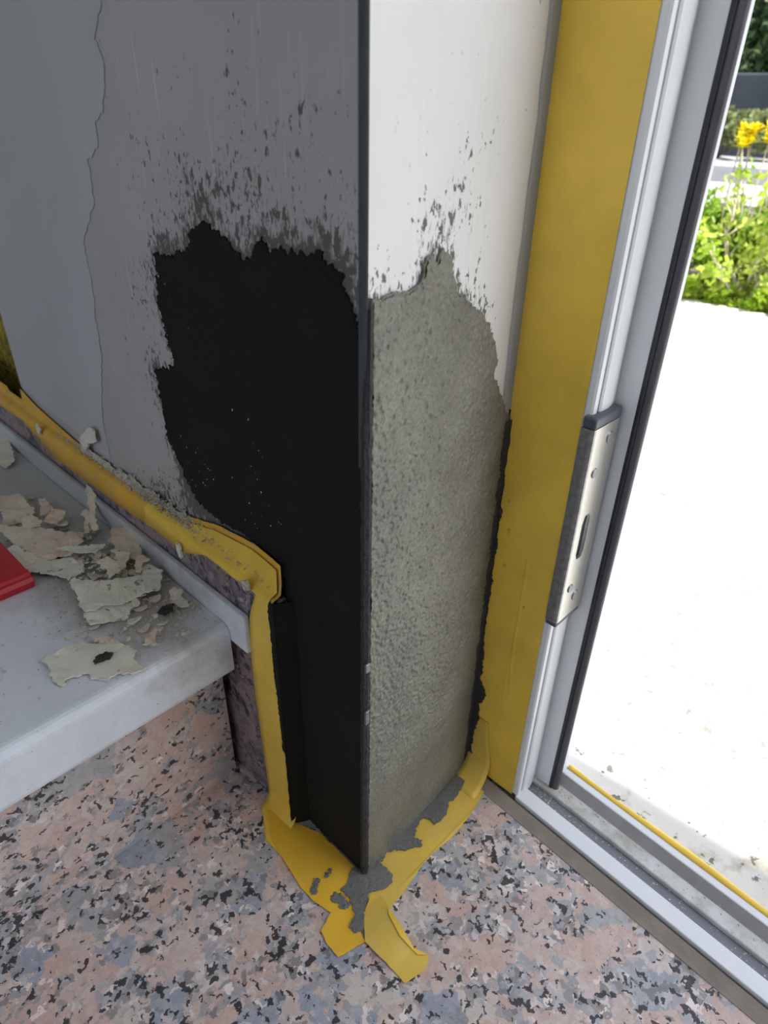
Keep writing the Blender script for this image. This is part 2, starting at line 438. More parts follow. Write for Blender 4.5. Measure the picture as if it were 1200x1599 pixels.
def tape_mat(name, col, rough=0.38, dirt=0.0):
    k = NT(name)
    n = k.noise(18, 4, 0.6)
    c = k.ramp(n, [(0.3, tuple(v * 0.86 for v in col)), (0.7, tuple(min(1, v * 1.08) for v in col))])
    if dirt:
        d = k.ramp(k.noise(70, 5, 0.65), [(0.48, 0.0), (0.68, dirt)])
        c = k.mix(d, c, (0.50, 0.42, 0.28))
    k.P('Base Color', c)
    k.P('Roughness', rough)
    k.P('Specular IOR Level', 0.35)
    n1 = k.bump(k.noise(1400, 2), 0.08, 0.0004)
    k.bump(k.noise(60, 3), 0.15, 0.003, n1)
    return k.m

M = {}
M['granite'] = granite('polished_pink_granite', ((0.62, 0.455, 0.40), (0.64, 0.555, 0.505), (0.43, 0.42, 0.42), (0.36, 0.385, 0.45)))
M['granite_shaded'] = granite('granite_skirting_shaded', ((0.28, 0.20, 0.21), (0.31, 0.25, 0.26), (0.17, 0.15, 0.17), (0.14, 0.13, 0.16)))  # purple granite with the skirting's shade darkened into its colours
M['paint_shaded'] = wall_paint('scraped_wall_shaded', (0.445, 0.44, 0.425), (0.11, 0.11, 0.10), (0.60, 0.595, 0.57), 0.75)  # same paint as the reveal, greyed to hold the shade of this face
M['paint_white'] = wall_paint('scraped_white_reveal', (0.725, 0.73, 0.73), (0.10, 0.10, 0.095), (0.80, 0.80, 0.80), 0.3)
k = NT('old_orange_peel_paint')
k.P('Base Color', k.ramp(k.noise(7, 3), [(0.3, (0.44, 0.455, 0.46)), (0.7, (0.50, 0.51, 0.52))]))
k.P('Roughness', 0.45)
k.bump(k.noise(1, 3, 0.5, k.map((170, 170, 60))), 0.3, 0.0012)
M['old_paint'] = k.m
M['room_paint'] = plain('room_paint', (0.72, 0.71, 0.69), 0.7, nscale=3)
M['mortar_shaded'] = mortar('wet_mortar_shaded', (0.0120, 0.0120, 0.0092), 0.75, 620, 0.35, 0.2)  # wet mortar of the left face, shade darkened into its colour
M['mortar_sand_lit'] = mortar('wet_mortar_sand_lit', (0.170, 0.169, 0.138), 0.34, 420, 0.35)  # same wet mortar on the reveal, door-light sheen brightened into its colour
M['mortar_smear'] = mortar('mortar_smear', (0.16, 0.165, 0.16), 0.6, 420, 0.5)
M['mortar_groove'] = mortar('mortar_groove', (0.032, 0.032, 0.035), 0.7, 420, 0.6)
M['tape'] = tape_mat('yellow_masking_tape', (0.92, 0.62, 0.085))
M['tape_double'] = tape_mat('doubled_masking_tape', (0.88, 0.52, 0.045), 0.42, 0.1)
M['tape_dusty'] = tape_mat('dusty_masking_tape', (0.80, 0.46, 0.05), 0.5, 0.5)
M['tape_floor'] = tape_mat('floor_masking_tape', (0.80, 0.56, 0.10), 0.42, 0.25)
M['bead'] = plain('galvanised_bead', (0.075, 0.085, 0.09), 0.55, 0.2, 0.15, 200)
M['alu_white'] = plain('white_powder_coat', (0.80, 0.82, 0.84), 0.28, 0.0, 0.02, 30)
M['alu_jamb'] = plain('white_powder_coat_inner', (0.78, 0.81, 0.82), 0.35, 0.0, 0.03, 40)
k = NT('dusty_track')
d = k.ramp(k.noise(45, 5, 0.65), [(0.42, 0.0), (0.62, 0.7)])
k.P('Base Color', k.mix(d, (0.66, 0.68, 0.66), (0.36, 0.34, 0.28)))
k.P('Roughness', 0.5)
M['track'] = k.m
k = NT('dirty_slot')
d = k.ramp(k.vor(260), [(0.10, 1.0), (0.16, 0.0)])
k.P('Base Color', k.mix(d, (0.20, 0.21, 0.24), (0.7, 0.7, 0.7)))
k.P('Roughness', 0.5)
M['slot'] = k.m
M['rubber'] = plain('black_rubber_seal', (0.020, 0.021, 0.024), 0.5, 0, 0.2, 90)
M['rubber_grey'] = plain('grey_rubber_lip', (0.085, 0.085, 0.10), 0.35, 0, 0.1, 90)
M['steel'] = plain('satin_steel', (0.62, 0.62, 0.58), 0.34, 1.0, 0.06, 300, 0.03)
M['steel_dark'] = plain('darker_steel', (0.30, 0.30, 0.31), 0.45, 0.9, 0.25, 250, 0.1)  # darker than the plate face; also for screws and small bare spots
M['cap'] = plain('slate_plastic_cap', (0.075, 0.09, 0.115), 0.4, 0, 0.1, 120)
M['hole'] = plain('dark_recess', (0.02, 0.022, 0.028), 0.7, 0, 0.1, 120)
M['filler'] = plain('taupe_sealant', (0.30, 0.26, 0.22), 0.6, 0, 0.12, 60, 0.3)
k = NT('white_marble')
v1 = k.noise(12, 6, 0.62, None, 0.6)
v2 = k.ramp(k.noise(260, 3), [(0.35, 0.45), (0.7, 0.56)])
c = k.ramp(v1, [(0.3, (0.66, 0.70, 0.76)), (0.5, (0.76, 0.81, 0.87)), (0.7, (0.70, 0.75, 0.82))])
c = k.mix(0.6, c, v2, 'OVERLAY')
sh = k.t.nodes.new('ShaderNodeVectorMath'); sh.operation = 'SUBTRACT'; k.L(k.co, sh.inputs[0]); sh.inputs[1].default_value = (-0.048, 0.215, 0.183)
sc = k.t.nodes.new('ShaderNodeVectorMath'); sc.operation = 'MULTIPLY'; k.L(sh.outputs[0], sc.inputs[0]); sc.inputs[1].default_value = (16, 8.5, 16)
ln = k.t.nodes.new('ShaderNodeVectorMath'); ln.operation = 'LENGTH'; k.L(sc.outputs[0], ln.inputs[0])
film = k.math('ADD', ln.outputs['Value'], k.math('MULTIPLY', k.math('SUBTRACT', k.noise(55, 5, 0.65), 0.5), 1.1))
c = k.mix(k.ramp(film, [(0.35, 0.72), (1.0, 0.0)]), c, (0.30, 0.26, 0.19))
sh2 = k.t.nodes.new('ShaderNodeVectorMath'); sh2.operation = 'SUBTRACT'; k.L(k.co, sh2.inputs[0]); sh2.inputs[1].default_value = (-0.045, 0.40, 0.19)
sc2 = k.t.nodes.new('ShaderNodeVectorMath'); sc2.operation = 'MULTIPLY'; k.L(sh2.outputs[0], sc2.inputs[0]); sc2.inputs[1].default_value = (8, 4.2, 8)
ln2 = k.t.nodes.new('ShaderNodeVectorMath'); ln2.operation = 'LENGTH'; k.L(sc2.outputs[0], ln2.inputs[0])
film2 = k.math('ADD', ln2.outputs['Value'], k.math('MULTIPLY', k.math('SUBTRACT', k.noise(22, 5, 0.65), 0.5), 0.7))
c = k.mix(k.ramp(film2, [(0.45, 0.66), (1.05, 0.0)]), c, (0.30, 0.30, 0.26))
c = k.mix(k.ramp(k.noise(190, 3, 0.6), [(0.70, 0.0), (0.74, 0.6)]), c, (0.25, 0.24, 0.22))
k.P('Base Color', c)
k.P('Roughness', 0.4)
M['marble'] = k.m
k = NT('flake_chalk')
pk = k.ramp(k.noise(28, 4, 0.6), [(0.42, (0.76, 0.72, 0.58)), (0.62, (0.72, 0.57, 0.46))])
dk = k.ramp(k.noise(150, 4, 0.6), [(0.66, 0.0), (0.72, 0.8)])
k.P('Base Color', k.mix(dk, pk, (0.24, 0.20, 0.16)))
k.P('Roughness', 0.8)
k.bump(k.noise(420, 4, 0.65), 0.5, 0.001)
M['flake'] = k.m
k = NT('flake_paint_side')
dk = k.ramp(k.noise(110, 4, 0.6), [(0.63, 0.0), (0.67, 0.85)])
k.P('Base Color', k.mix(dk, k.ramp(k.noise(20, 3), [(0.3, (0.70, 0.72, 0.61)), (0.7, (0.79, 0.77, 0.65))]), (0.12, 0.12, 0.11)))
k.P('Roughness', 0.6)
k.bump(k.noise(300, 4), 0.25, 0.001)
M['flake_pale'] = k.m
M['crumb'] = plain('plaster_crumbs', (0.55, 0.50, 0.42), 0.85, 0, 0.3, 300)
M['dirt'] = plain('dark_dirt', (0.035, 0.035, 0.03), 0.9, 0, 0.5, 500, 0.4)
M['red'] = plain('red_plastic', (0.52, 0.012, 0.030), 0.32, 0, 0.08, 40)
k = NT('mottled_foam')
k.P('Base Color', k.ramp(k.noise(110, 4, 0.6), [(0.35, (0.16, 0.15, 0.02)), (0.55, (0.42, 0.33, 0.04)), (0.7, (0.55, 0.42, 0.05))]))
k.P('Roughness', 0.8)
k.bump(k.vor(160), 0.6, 0.003)
M['foam'] = k.m
k = NT('sunlit_concrete')
c = k.ramp(k.noise(3.2, 5, 0.62), [(0.36, (0.62, 0.60, 0.55)), (0.52, (0.80, 0.79, 0.76)), (0.7, (0.84, 0.83, 0.80))])
lich = k.ramp(k.noise(16, 5, 0.66), [(0.57, 0.0), (0.68, 0.8)])
c = k.mix(lich, c, (0.46, 0.42, 0.30))
pit = k.ramp(k.math('ADD', k.noise(85, 3, 0.6), k.math('MULTIPLY', k.noise(7, 3), 0.35)), [(0.805, 0.0), (0.845, 0.85)])
k.P('Base Color', k.mix(pit, c, (0.14, 0.13, 0.11)))
k.P('Roughness', 0.9)
k.bump(k.noise(120, 4, 0.6), 0.35, 0.003)
M['concrete'] = k.m
M['soil'] = plain('garden_soil', (0.16, 0.14, 0.08), 0.95, 0, 0.3, 30, 0.5)
M['road'] = plain('pale_asphalt', (0.42, 0.43, 0.45), 0.9, 0, 0.06, 12, 0.3)
M['kerb'] = plain('concrete_kerb', (0.40, 0.40, 0.40), 0.9, 0, 0.1, 12)
M['slate_wall'] = plain('slate_grey_wall', (0.05, 0.06, 0.075), 0.8, 0, 0.15, 5)
M['bark_pale'] = plain('pale_bark', (0.52, 0.46, 0.34), 0.8, 0, 0.2, 50)
M['bark_dark'] = plain('dark_bark', (0.10, 0.08, 0.06), 0.9, 0, 0.3, 30)

def leaf_mat(name, a, b, trans=0.35):
    k = NT(name)
    oi = k.vor(9, None, out='Color')
    s = k.t.nodes.new('ShaderNodeSeparateColor')
    k.L(oi, s.inputs[0])
    c = k.mix(s.outputs[0], a, b)
    k.P('Base Color', c)
    k.P('Roughness', 0.5)
    tr = k.t.nodes.new('ShaderNodeBsdfTranslucent')
    k.L(c, tr.inputs[0])
    mx = k.t.nodes.new('ShaderNodeMixShader')
    mx.inputs[0].default_value = trans
    k.L(k.b.outputs[0], mx.inputs[1]); k.L(tr.outputs[0], mx.inputs[2])
    k.L(mx.outputs[0], k.out.inputs[0])
    return k.m
M['leaf_lime'] = leaf_mat('lime_leaves', (0.30, 0.46, 0.02), (0.55, 0.62, 0.12))
M['leaf_green'] = leaf_mat('green_leaves', (0.16, 0.34, 0.02), (0.32, 0.48, 0.04))
M['leaf_olive'] = leaf_mat('olive_leaves', (0.20, 0.24, 0.09), (0.30, 0.33, 0.14), 0.2)
M['leaf_dark'] = leaf_mat('dark_leaves', (0.02, 0.05, 0.015), (0.06, 0.11, 0.03), 0.15)
M['petal'] = leaf_mat('yellow_petals', (0.75, 0.62, 0.01), (0.80, 0.72, 0.04), 0.3)

# ================================================================ SETTING
# ---- floor
prism('floor', [(-2.5, -2.6), (0.0062, -2.6), (0.1262, -0.046), (0.1262, 2.5), (-2.5, 2.5)], 'z', -0.06, 0.0, M['granite'])
tag(bpy.data.objects['floor'], 'speckled pink and grey granite floor', kind='structure')

# ---- left wall face (x = 0), finely gridded for the mortar drag marks
def grid_wall(name, ys, zs, to3, m, smear):
    verts = [to3(y, z) for z in zs for y in ys]
    n = len(ys)
    faces = [(j * n + i, j * n + i + 1, (j + 1) * n + i + 1, (j + 1) * n + i) for j in range(len(zs) - 1) for i in range(n - 1)]
    return verts, faces

ys = np.concatenate([np.arange(0.0, 0.5, 0.004), [0.502]])
zs = np.concatenate([np.arange(0.0, 0.62, 0.004), [0.7, 0.9, 1.3, 1.9, 2.6]])
P = np.array([(y, z) for z in zs for y in ys])
dist = seg_dist(P, CEMENT_LEFT)
above = np.clip((P[:, 1] - 0.36) / 0.06, 0, 1)
sm = 0.62 * np.exp(-dist / 0.010) + 0.50 * np.exp(-dist / 0.060)
sm += 0.24 * np.exp(-((P[:, 1] - 0.49) / 0.05) ** 2) * np.clip((0.22 - P[:, 0]) / 0.08, 0, 1)
sm *= np.clip((0.27 - P[:, 0]) / 0.05, 0, 1) * 0.8 + 0.2
sm += 0.5 * np.exp(-np.maximum(P[:, 1] - 0.262, 0) / 0.012) * np.clip((0.30 - P[:, 0]) / 0.05, 0, 1)
verts, faces = grid_wall('wall_left', ys, zs, lambda y, z: (0.0, y, z), None, None)
base_n = len(verts)
# body of the wall behind the face: far edge rounded, returns to the recess
bmv = [(0.004, 0.0015, 0.0), (0.134, 0.0015 + 0.0092, 0.0), (0.134, 0.5, 0.0), (0.003, 0.505, 0.0)]
top = [(a, b, 2.6) for a, b, c in bmv]
verts += bmv + top
q = base_n
faces += [(q + 3, q + 2, q + 6, q + 7), (q + 2, q + 1, q + 5, q + 6)]
# small chamfer between face and return
n = len(ys)
verts += [(0.0, 0.502, 0.0), (0.0, 0.502, 2.6)]
faces += [(q + 8, q + 3, q + 7, q + 9)]
wl = mesh_obj('wall_left', verts, faces, M['paint_shaded'])
at = wl.data.attributes.new('smear', 'FLOAT', 'POINT')
at.data.foreach_set('value', np.concatenate([sm, np.zeros(len(verts) - base_n)]).astype(np.float32))
tag(wl, 'scraped wall face of the pillar, shade put into its grey', kind='structure')

# ---- reveal face of the pillar towards the door, slightly splayed
def rv(x, z, h=0.0):
    y = x * 0.0096 / 0.14
    return (x - 0.0 * h, y - h, z)
xs = np.arange(0.0, 0.1401, 0.0035)
P2 = np.array([(x, z) for z in zs for x in xs])
d2 = seg_dist(P2, CEMENT_REVEAL)
sm2 = 0.55 * np.exp(-d2 / 0.012) + 0.30 * np.exp(-d2 / 0.05)
sm2 += 0.22 * np.exp(-((P2[:, 1] - 0.47) / 0.06) ** 2) * np.exp(-((P2[:, 0] - 0.06) / 0.05) ** 2)
sm2 *= np.clip((0.122 - P2[:, 0]) / 0.03, 0, 1)
verts, faces = grid_wall('wall_right', xs, zs, lambda x, z: rv(x, z), None, None)
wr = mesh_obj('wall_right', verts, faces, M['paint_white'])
at = wr.data.attributes.new('smear', 'FLOAT', 'POINT')
at.data.foreach_set('value', sm2.astype(np.float32))
tag(wr, 'white reveal of the pillar beside the door frame', kind='structure')

# grey sealant line down the edge of the reveal against the door frame
bm = bmesh.new()
prev = None
for i in range(0, 130):
    z = 0.345 + i * 0.014
    w_ = 0.0050 + 0.0012 * mnoise.noise(Vector((z * 40, 1.7, 0)))
    xa = 0.1375 - w_ * 1.9
    ring = [bm.verts.new(rv(xa, z, 0.0002)), bm.verts.new(rv(xa + 0.002, z, 0.0010)), bm.verts.new(rv(0.1374, z, 0.0016)), bm.verts.new(rv(0.1374, z, -0.001))]
    if prev:
        for a in range(3):
            bm.faces.new((prev[a], prev[a + 1], ring[a + 1], ring[a]))
    prev = ring
bm_obj('sealant_line', bm, plain('grey_sealant', (0.36, 0.39, 0.42), 0.5, 0, 0.05, 50), wr)

# ---- unscraped old paint, a raised skin with a broken edge
pe = ragged(PAINT_EDGE, 0.0022, 0.002, 3, closed=False)
top_z = 2.58
poly = [(PAINT_EDGE[0][0] - 0.01, top_z)] + [(PAINT_EDGE[0][0] - 0.01, 0.60)] + pe + [(0.316, 0.247), (0.501, 0.2615), (0.501, top_z)]
sheet('paint_layer', poly, lambda u, v, h: (-h, u, v), 0.0009, M['old_paint'], wl)

# ---- mortar on the left face
bottom = [(0.0005, 0.0), (0.0725, 0.0)]
body_ = [(0.0755, p[1]) if p[0] < 0.0725 and 0.02 < p[1] < 0.256 else p for p in CEMENT_LEFT[1:]]
rag = ragged(body_, 0.0030, 0.0008, 5, closed=False, freq=330)
poly = [(0.0004, 0.395), (0.0004, 0.0), (0.0755, 0.0)] + rag
o = sheet('mortar_patch', poly, lambda u, v, h: (-h, u, v), 0.0010, M['mortar_shaded'], wl, 0.004)
o['label'] = 'wet dark mortar patch on the shaded face, shade put into its colour'

# ---- mortar on the reveal
rag = ragged(CEMENT_REVEAL, 0.0018, 0.0010, 9, closed=False, freq=260)
poly = rag + [(0.1385, 0.345), (0.1385, 0.0), (0.0004, 0.0), (0.0004, 0.43)]
o = sheet('mortar_patch', poly, lambda u, v, h: rv(u, v, h), 0.0016, M['mortar_sand_lit'], wr, 0.003)
o['label'] = 'sandy wet mortar patch on the lit reveal, sheen put into its colour'
# sand grains standing out of that mortar: relief as geometry, smoother low down and towards the frame
st = 0.00065
gx = np.arange(0.0016, 0.1375, st); gz = np.arange(0.002, 0.462, st)
rs = np.random.RandomState(4)
def blur(a, n):
    for _ in range(n):
        a = (a + np.roll(a, 1, 0) + np.roll(a, -1, 0)) / 3
        a = (a + np.roll(a, 1, 1) + np.roll(a, -1, 1)) / 3
    return a
W = rs.randn(len(gz), len(gx))
g1 = blur(W, 1); g1 /= g1.std()
g2 = blur(rs.randn(len(gz), len(gx)), 3); g2 /= g2.std()
g3 = blur(rs.randn(len(gz), len(gx)), 40); g3 /= g3.std()
GX, GZ = np.meshgrid(gx, gz)
fade = (0.30 + 0.70 * np.clip((GZ - 0.06) / 0.12, 0, 1)) * (1 - 0.55 * np.clip((GX - 0.09) / 0.03, 0, 1))
hh = np.clip(0.00060 + (0.00030 * g1 + 0.00022 * g2) * fade + 0.00012 * g3, 0.00004, 0.0016)
Q = np.stack([GX.ravel(), GZ.ravel()], 1)
inside = np.zeros(len(Q), bool)
PA = np.array(poly); PB = np.roll(PA, -1, axis=0)
for a, b in zip(PA, PB):
    if abs(a[1] - b[1]) < 1e-12: continue
    cnd = ((a[1] > Q[:, 1]) != (b[1] > Q[:, 1])) & (Q[:, 0] < (b[0] - a[0]) * (Q[:, 1] - a[1]) / (b[1] - a[1]) + a[0])
    inside ^= cnd
near = Q[:, 1] > 0.33
dd = np.full(len(Q), 1.0)
dd[near] = seg_dist(Q[near], rag)
inside &= dd > 0.0007
IN = inside.reshape(GX.shape)
cell = IN[:-1, :-1] & IN[1:, :-1] & IN[:-1, 1:] & IN[1:, 1:]
idx = np.arange(len(Q)).reshape(GX.shape)
jj, ii = np.nonzero(cell)
F4 = np.stack([idx[jj, ii], idx[jj, ii + 1], idx[jj + 1, ii + 1], idx[jj + 1, ii]], 1)
used, inv = np.unique(F4, return_inverse=True)
Hh = hh.ravel()[used] + 0.0016
V3 = np.stack([Q[used, 0], Q[used, 0] * 0.0096 / 0.14 - Hh, Q[used, 1]], 1)
o = mesh_obj('mortar_grain', V3.tolist(), inv.reshape(F4.shape).tolist(), M['mortar_sand_lit'], wr, True)

# dark groove where the reveal mortar meets the frame, with lumps
bm = bmesh.new()
prev = None
for i in range(0, 120):
    z = 0.001 + i * 0.00288
    j = mnoise.noise(Vector((z * 90, 0, 3)))
    ring = [bm.verts.new(rv(0.1295 + 0.0015 * j, z, 0.0014)), bm.verts.new(rv(0.1335, z, 0.0030 + 0.0012 * j)), bm.verts.new(rv(0.1380, z, 0.0040 + 0.0014 * j)), bm.verts.new(rv(0.1384, z, -0.001))]
    if prev:
        for a in range(3):
            bm.faces.new((prev[a], prev[a + 1], ring[a + 1], ring[a]))
    prev = ring
bm_obj('mortar_fillet', bm, M['mortar_groove'], wr)

# ---- corner bead: bare galvanised nose on top, crusted with mortar below
bm = bmesh.new()
pr = [(-0.0010, 0.0052), (-0.0014, 0.0040), (-0.0013, 0.0012), (-0.0010, 0.0001), (-0.0004, -0.0003), (0.0004, 0.0006), (0.0005, 0.004)]
o = prism('corner_bead', pr, 'z', 0.36, 2.6, M['bead'], wl)
o['label'] = 'bare blue-grey metal corner bead'
bm = bmesh.new()
prev = None
N = 260
for i in range(N):
    z = 0.440 * i / (N - 1)
    fa = min(1.0, max(0.05, (0.440 - z) / 0.06))
    j = mnoise.noise(Vector((z * 120, 5, 1))) + 0.6 * mnoise.noise(Vector((z * 420, 2, 8)))
    j2 = mnoise.noise(Vector((z * 150, 9, 4))) + 0.5 * mnoise.noise(Vector((z * 500, 1, 2)))
    r = 0.0024
    ring = [bm.verts.new((-0.0008, 0.0040 * fa + 0.0012 * j * fa, z)), bm.verts.new((-r * fa - 0.0003 * j, 0.0016, z)), bm.verts.new((-r * fa + 0.0005 * j2 * fa, -0.0004, z)),
            bm.verts.new((-0.0004, -0.0020 - 0.0005 * j * fa, z)), bm.verts.new((0.0014 + 0.0008 * j2 * fa, -0.0022 - 0.0006 * j2 * fa, z)), bm.verts.new((0.0032 + 0.0012 * j, -0.0010, z))]
    if prev:
        for a in range(5):
            bm.faces.new((prev[a], prev[a + 1], ring[a + 1], ring[a]))
    prev = ring
bm_obj('mortar_edge', bm, M['mortar_groove'], wl)
for z0, z1 in ((0.176, 0.188), (0.222, 0.229)):
    bm = bmesh.new()
    add_box(bm, (-0.0030, -0.0032, z0), (0.0004, -0.0016, z1), 0.0004)
    bm_obj('bead_glint', bm, M['steel_dark'], wl)

# ---- recess behind the far edge of the wall, and the rest of the room
def room_box(name, lo, hi, m, label):
    return tag(box(name, lo, hi, m), label, kind='structure')
room_box('wall_recess', (0.07, 0.505, 0.0), (0.2, 2.5, 2.6), M['room_paint'], 'recessed wall behind the far edge of the shaded wall')
room_box('wall_facade', (0.1345, 0.016, -0.06), (0.207, 0.505, 2.6), M['room_paint'], 'outer wall behind the pillar')
tag(prism('wall_lintel', [(0.0, -2.6), (0.266, -2.6), (0.205, -1.38), (0.199, 0.016), (0.0, 0.016)], 'z', 2.2, 2.6, M['room_paint']), 'wall over the door, outer face skewed to shape its shadow', kind='structure')  # unseen outer face skewed to taper the shadow beside the sill
room_box('wall_door_side', (0.0, -2.6, -0.06), (0.207, -1.75, 2.2), M['room_paint'], 'wall on the other side of the door')
bm = bmesh.new()
for lo, hi in (((-2.6, -2.6, -0.06), (-2.5, -1.5, 2.6)), ((-2.6, 0.9, -0.06), (-2.5, 2.5, 2.6)), ((-2.6, -1.5, -0.06), (-2.5, 0.9, 0.5)), ((-2.6, -1.5, 2.3), (-2.5, 0.9, 2.6))):
    add_box(bm, lo, hi)
tag(bm_obj('wall_back', bm, M['room_paint']), 'room wall behind the photographer with an added fill-light window', kind='structure')
win = empty('fill_window_1', (-2.55, -0.3, 0.5))  # added unseen opening that lets fill light into the room
tag(win, 'added unseen fill-light window behind the photographer', kind='structure')
for lo, hi in (((-2.59, -1.5, 0.5), (-2.53, 0.9, 0.56)), ((-2.59, -1.5, 2.24), (-2.53, 0.9, 2.3)), ((-2.59, -1.5, 0.56), (-2.53, -1.44, 2.24)), ((-2.59, 0.84, 0.56), (-2.53, 0.9, 2.24)), ((-2.59, -0.33, 0.56), (-2.53, -0.27, 2.24))):
    box('fill_window_frame', lo, hi, M['alu_white'], win, 0.004)
room_box('wall_end', (-2.6, 2.5, -0.06), (0.2, 2.6, 2.6), M['room_paint'], 'end wall of the landing')
room_box('wall_near', (-2.6, -2.7, -0.06), (0.207, -2.6, 2.6), M['room_paint'], 'side wall of the room')
room_box('ceiling', (-2.6, -2.7, 2.6), (0.207, 2.6, 2.7), M['room_paint'], 'white ceiling')

# ---- outdoor terrace and what lies behind
tb = tag(box('terrace', (0.1400, -6.0, -0.12), (2.01, 6.0, -0.0065), M['concrete'], bevel=0.004), 'pale concrete terrace in full sun', kind='structure')
tag(box('garden_bed', (2.01, -8.0, -0.3), (4.6, 10.0, -0.05), M['soil']), 'planted soil strip', kind='structure')
tag(box('road', (4.6, -20.0, -0.3), (13.0, 30.0, -0.02), M['road']), 'pale road behind the garden', kind='structure')

# ================================================================ LANDING
# marble slab with rounded nose
prof = []
for a in np.linspace(0, math.pi / 2, 6): prof.append((0.138 - 0.008 * math.cos(a), 0.175 + 0.008 * math.sin(a)))
prof += [(2.49, 0.183), (2.49, 0.136), (0.136, 0.136)]
for a in np.linspace(math.pi / 2, 0, 4)[1:]: prof.append((0.136 - 0.006 * math.cos(a), 0.142 - 0.006 * math.sin(a)))
slab = prism('marble_slab', prof, 'x', -2.49, -0.0150, M['marble'])
tag(slab, 'thick white marble tread with rounded front edge at left', 'marble slab')
strip = box('marble_upstand', (-0.0146, 0.1095, 0.1690), (-0.0095, 2.48, 0.2035), M['marble'], bevel=0.0012)
tag(strip, 'narrow white marble strip standing against the skirting behind the tread', 'marble strip')
riser = box('granite_riser', (-2.49, 0.150, 0.0005), (-0.0155, 0.172, 0.1355), M['granite'])
tag(riser, 'speckled granite riser below the marble tread', 'riser')
board = box('granite_skirting', (-0.0092, 0.0735, 0.0005), (-0.0020, 2.48, 0.2360), M['granite_shaded'], bevel=0.0006)
tag(board, 'purple granite skirting board along the wall, shade put into its colour, mostly under tape', 'skirting')
foam = box('foam_strip', (0.040, 0.512, 0.183), (0.069, 1.6, 0.42), M['foam'], bevel=0.004)
tag(foam, 'mottled olive yellow strip beyond the far wall edge', 'foam strip')

# ================================================================ MASKING TAPE
def interp(pts, key):
    pts = sorted(pts)
    return float(np.interp(key, [p[0] for p in pts], [p[1] for p in pts]))

# tape along the top of the skirting
tA = empty('masking_tape', (-0.01, 0.3, 0.236))
tag(tA, 'dusty yellow masking tape along the top of the granite skirting', 'masking tape')
verts, faces = [], []
yy = np.concatenate([np.arange(0.0745, 0.56, 0.0025), np.arange(0.56, 0.9, 0.02)])
for y in yy:
    zu = interp(TAPE_UP, y) if y < 0.54 else 0.2801
    zl = interp(TAPE_LOW, y) if y < 0.555 else 0.2268
    if y > 0.504: zu = 0.2385 + (0.008 if y < 0.54 else 0.012)
    zu += 0.0006 * mnoise.noise(Vector((y * 140, 0, 0)))
    zl += 0.0005 * mnoise.noise(Vector((y * 90, 3, 0)))
    ledge = 0.2370
    zu2 = max(zu, ledge + 0.002)
    wob = 0.0011 * mnoise.noise(Vector((y * 35, 7, 0)))
    prof = [(-0.0022, zu2), (-0.0024, ledge + (zu2 - ledge) * 0.45), (-0.0036, ledge + 0.0022 + wob), (-0.0066, ledge + 0.0012 + 0.8 * wob), (-0.0098, ledge + 0.0004),
            (-0.0108, ledge - 0.0012), (-0.0109 - 0.5 * abs(wob), min(ledge - 0.0016, ledge + (zl - ledge) * 0.5)), (-0.0107 - abs(wob), min(zl, ledge - 0.002))]
    if y < 0.115:   # the folded, slightly lifted end
        t = (0.115 - y) / 0.04
        prof = [(x - 0.0018 * t * t, z) for x, z in prof]
    verts += [(x, y, z) for x, z in prof]
nP = 8
for i in range(len(yy) - 1):
    for j in range(nP - 1):
        a = i * nP + j
        faces.append((a, a + nP, a + nP + 1, a + 1))
o = mesh_obj('tape_strip', verts, faces, M['tape_dusty'], tA, True)
md = o.modifiers.new('thickness', 'SOLIDIFY'); md.thickness = 0.0003; md.offset = 1
# second, lighter piece overlapping from the middle to the corner
verts, faces = [], []
yy = np.arange(0.0768, 0.243, 0.0025)
for y in yy:
    zu = interp(TAPE_UP, y) - 0.004
    zl = interp(TAPE_LOW, y) + 0.001
    ledge = 0.2376
    k_ = min(1, (0.243 - y) / 0.02)
    prof = [(-0.0042, max(zu, ledge + 0.003)), (-0.0050, ledge + 0.0035), (-0.0100, ledge + 0.0015), (-0.0124, ledge - 0.0010), (-0.0128, min(zl, ledge - 0.0025))]
    if y < 0.115:
        t = (0.115 - y) / 0.04
        prof = [(x - 0.0019 * t * t, z) for x, z in prof]
    verts += [(x, y, z) for x, z in prof]
for i in range(len(yy) - 1):
    for j in range(4):
        a = i * 5 + j
        faces.append((a, a + 5, a + 6, a + 1))
o = mesh_obj('tape_overlap', verts, faces, M['tape'], tA, True)
md = o.modifiers.new('thickness', 'SOLIDIFY'); md.thickness = 0.0003; md.offset = 1

# tape running down the end of the skirting and out onto the floor
tB = empty('masking_tape', (-0.011, 0.09, 0.0))
tag(tB, 'yellow masking tape running vertically down the skirting end to the floor', 'masking tape')
verts, faces = [], []
rows = []
for z in np.arange(0.2385, 0.012, -0.003):
    yl = interp([(b, a) for a, b in VT_LEFT], z)
    yr = 0.0738 if z < 0.215 else 0.0738 + (z - 0.215) * 0.2
    rows.append([(-0.0103 - 0.0007 * max(0, mnoise.noise(Vector((z * 30, t * 2, 1)))) - 0.0012 * (t * 2 - 1) ** 2 * (1 if z > 0.2 else 0.3), yr + (yl - yr) * t, z) for t in np.linspace(0, 1, 8)])
for a in np.linspace(0.1, 1, 8):   # bend onto the floor
    ang = a * math.pi / 2
    z = 0.0115 * (1 - math.sin(ang)) + 0.0006
    off = 0.0115 * (1 - math.cos(ang))
    rows.append([(-0.0104 - off - 0.001 * t, 0.0716 + (0.1065 - 0.0716) * t - 0.002 * a, z) for t in np.linspace(0, 1, 8)])
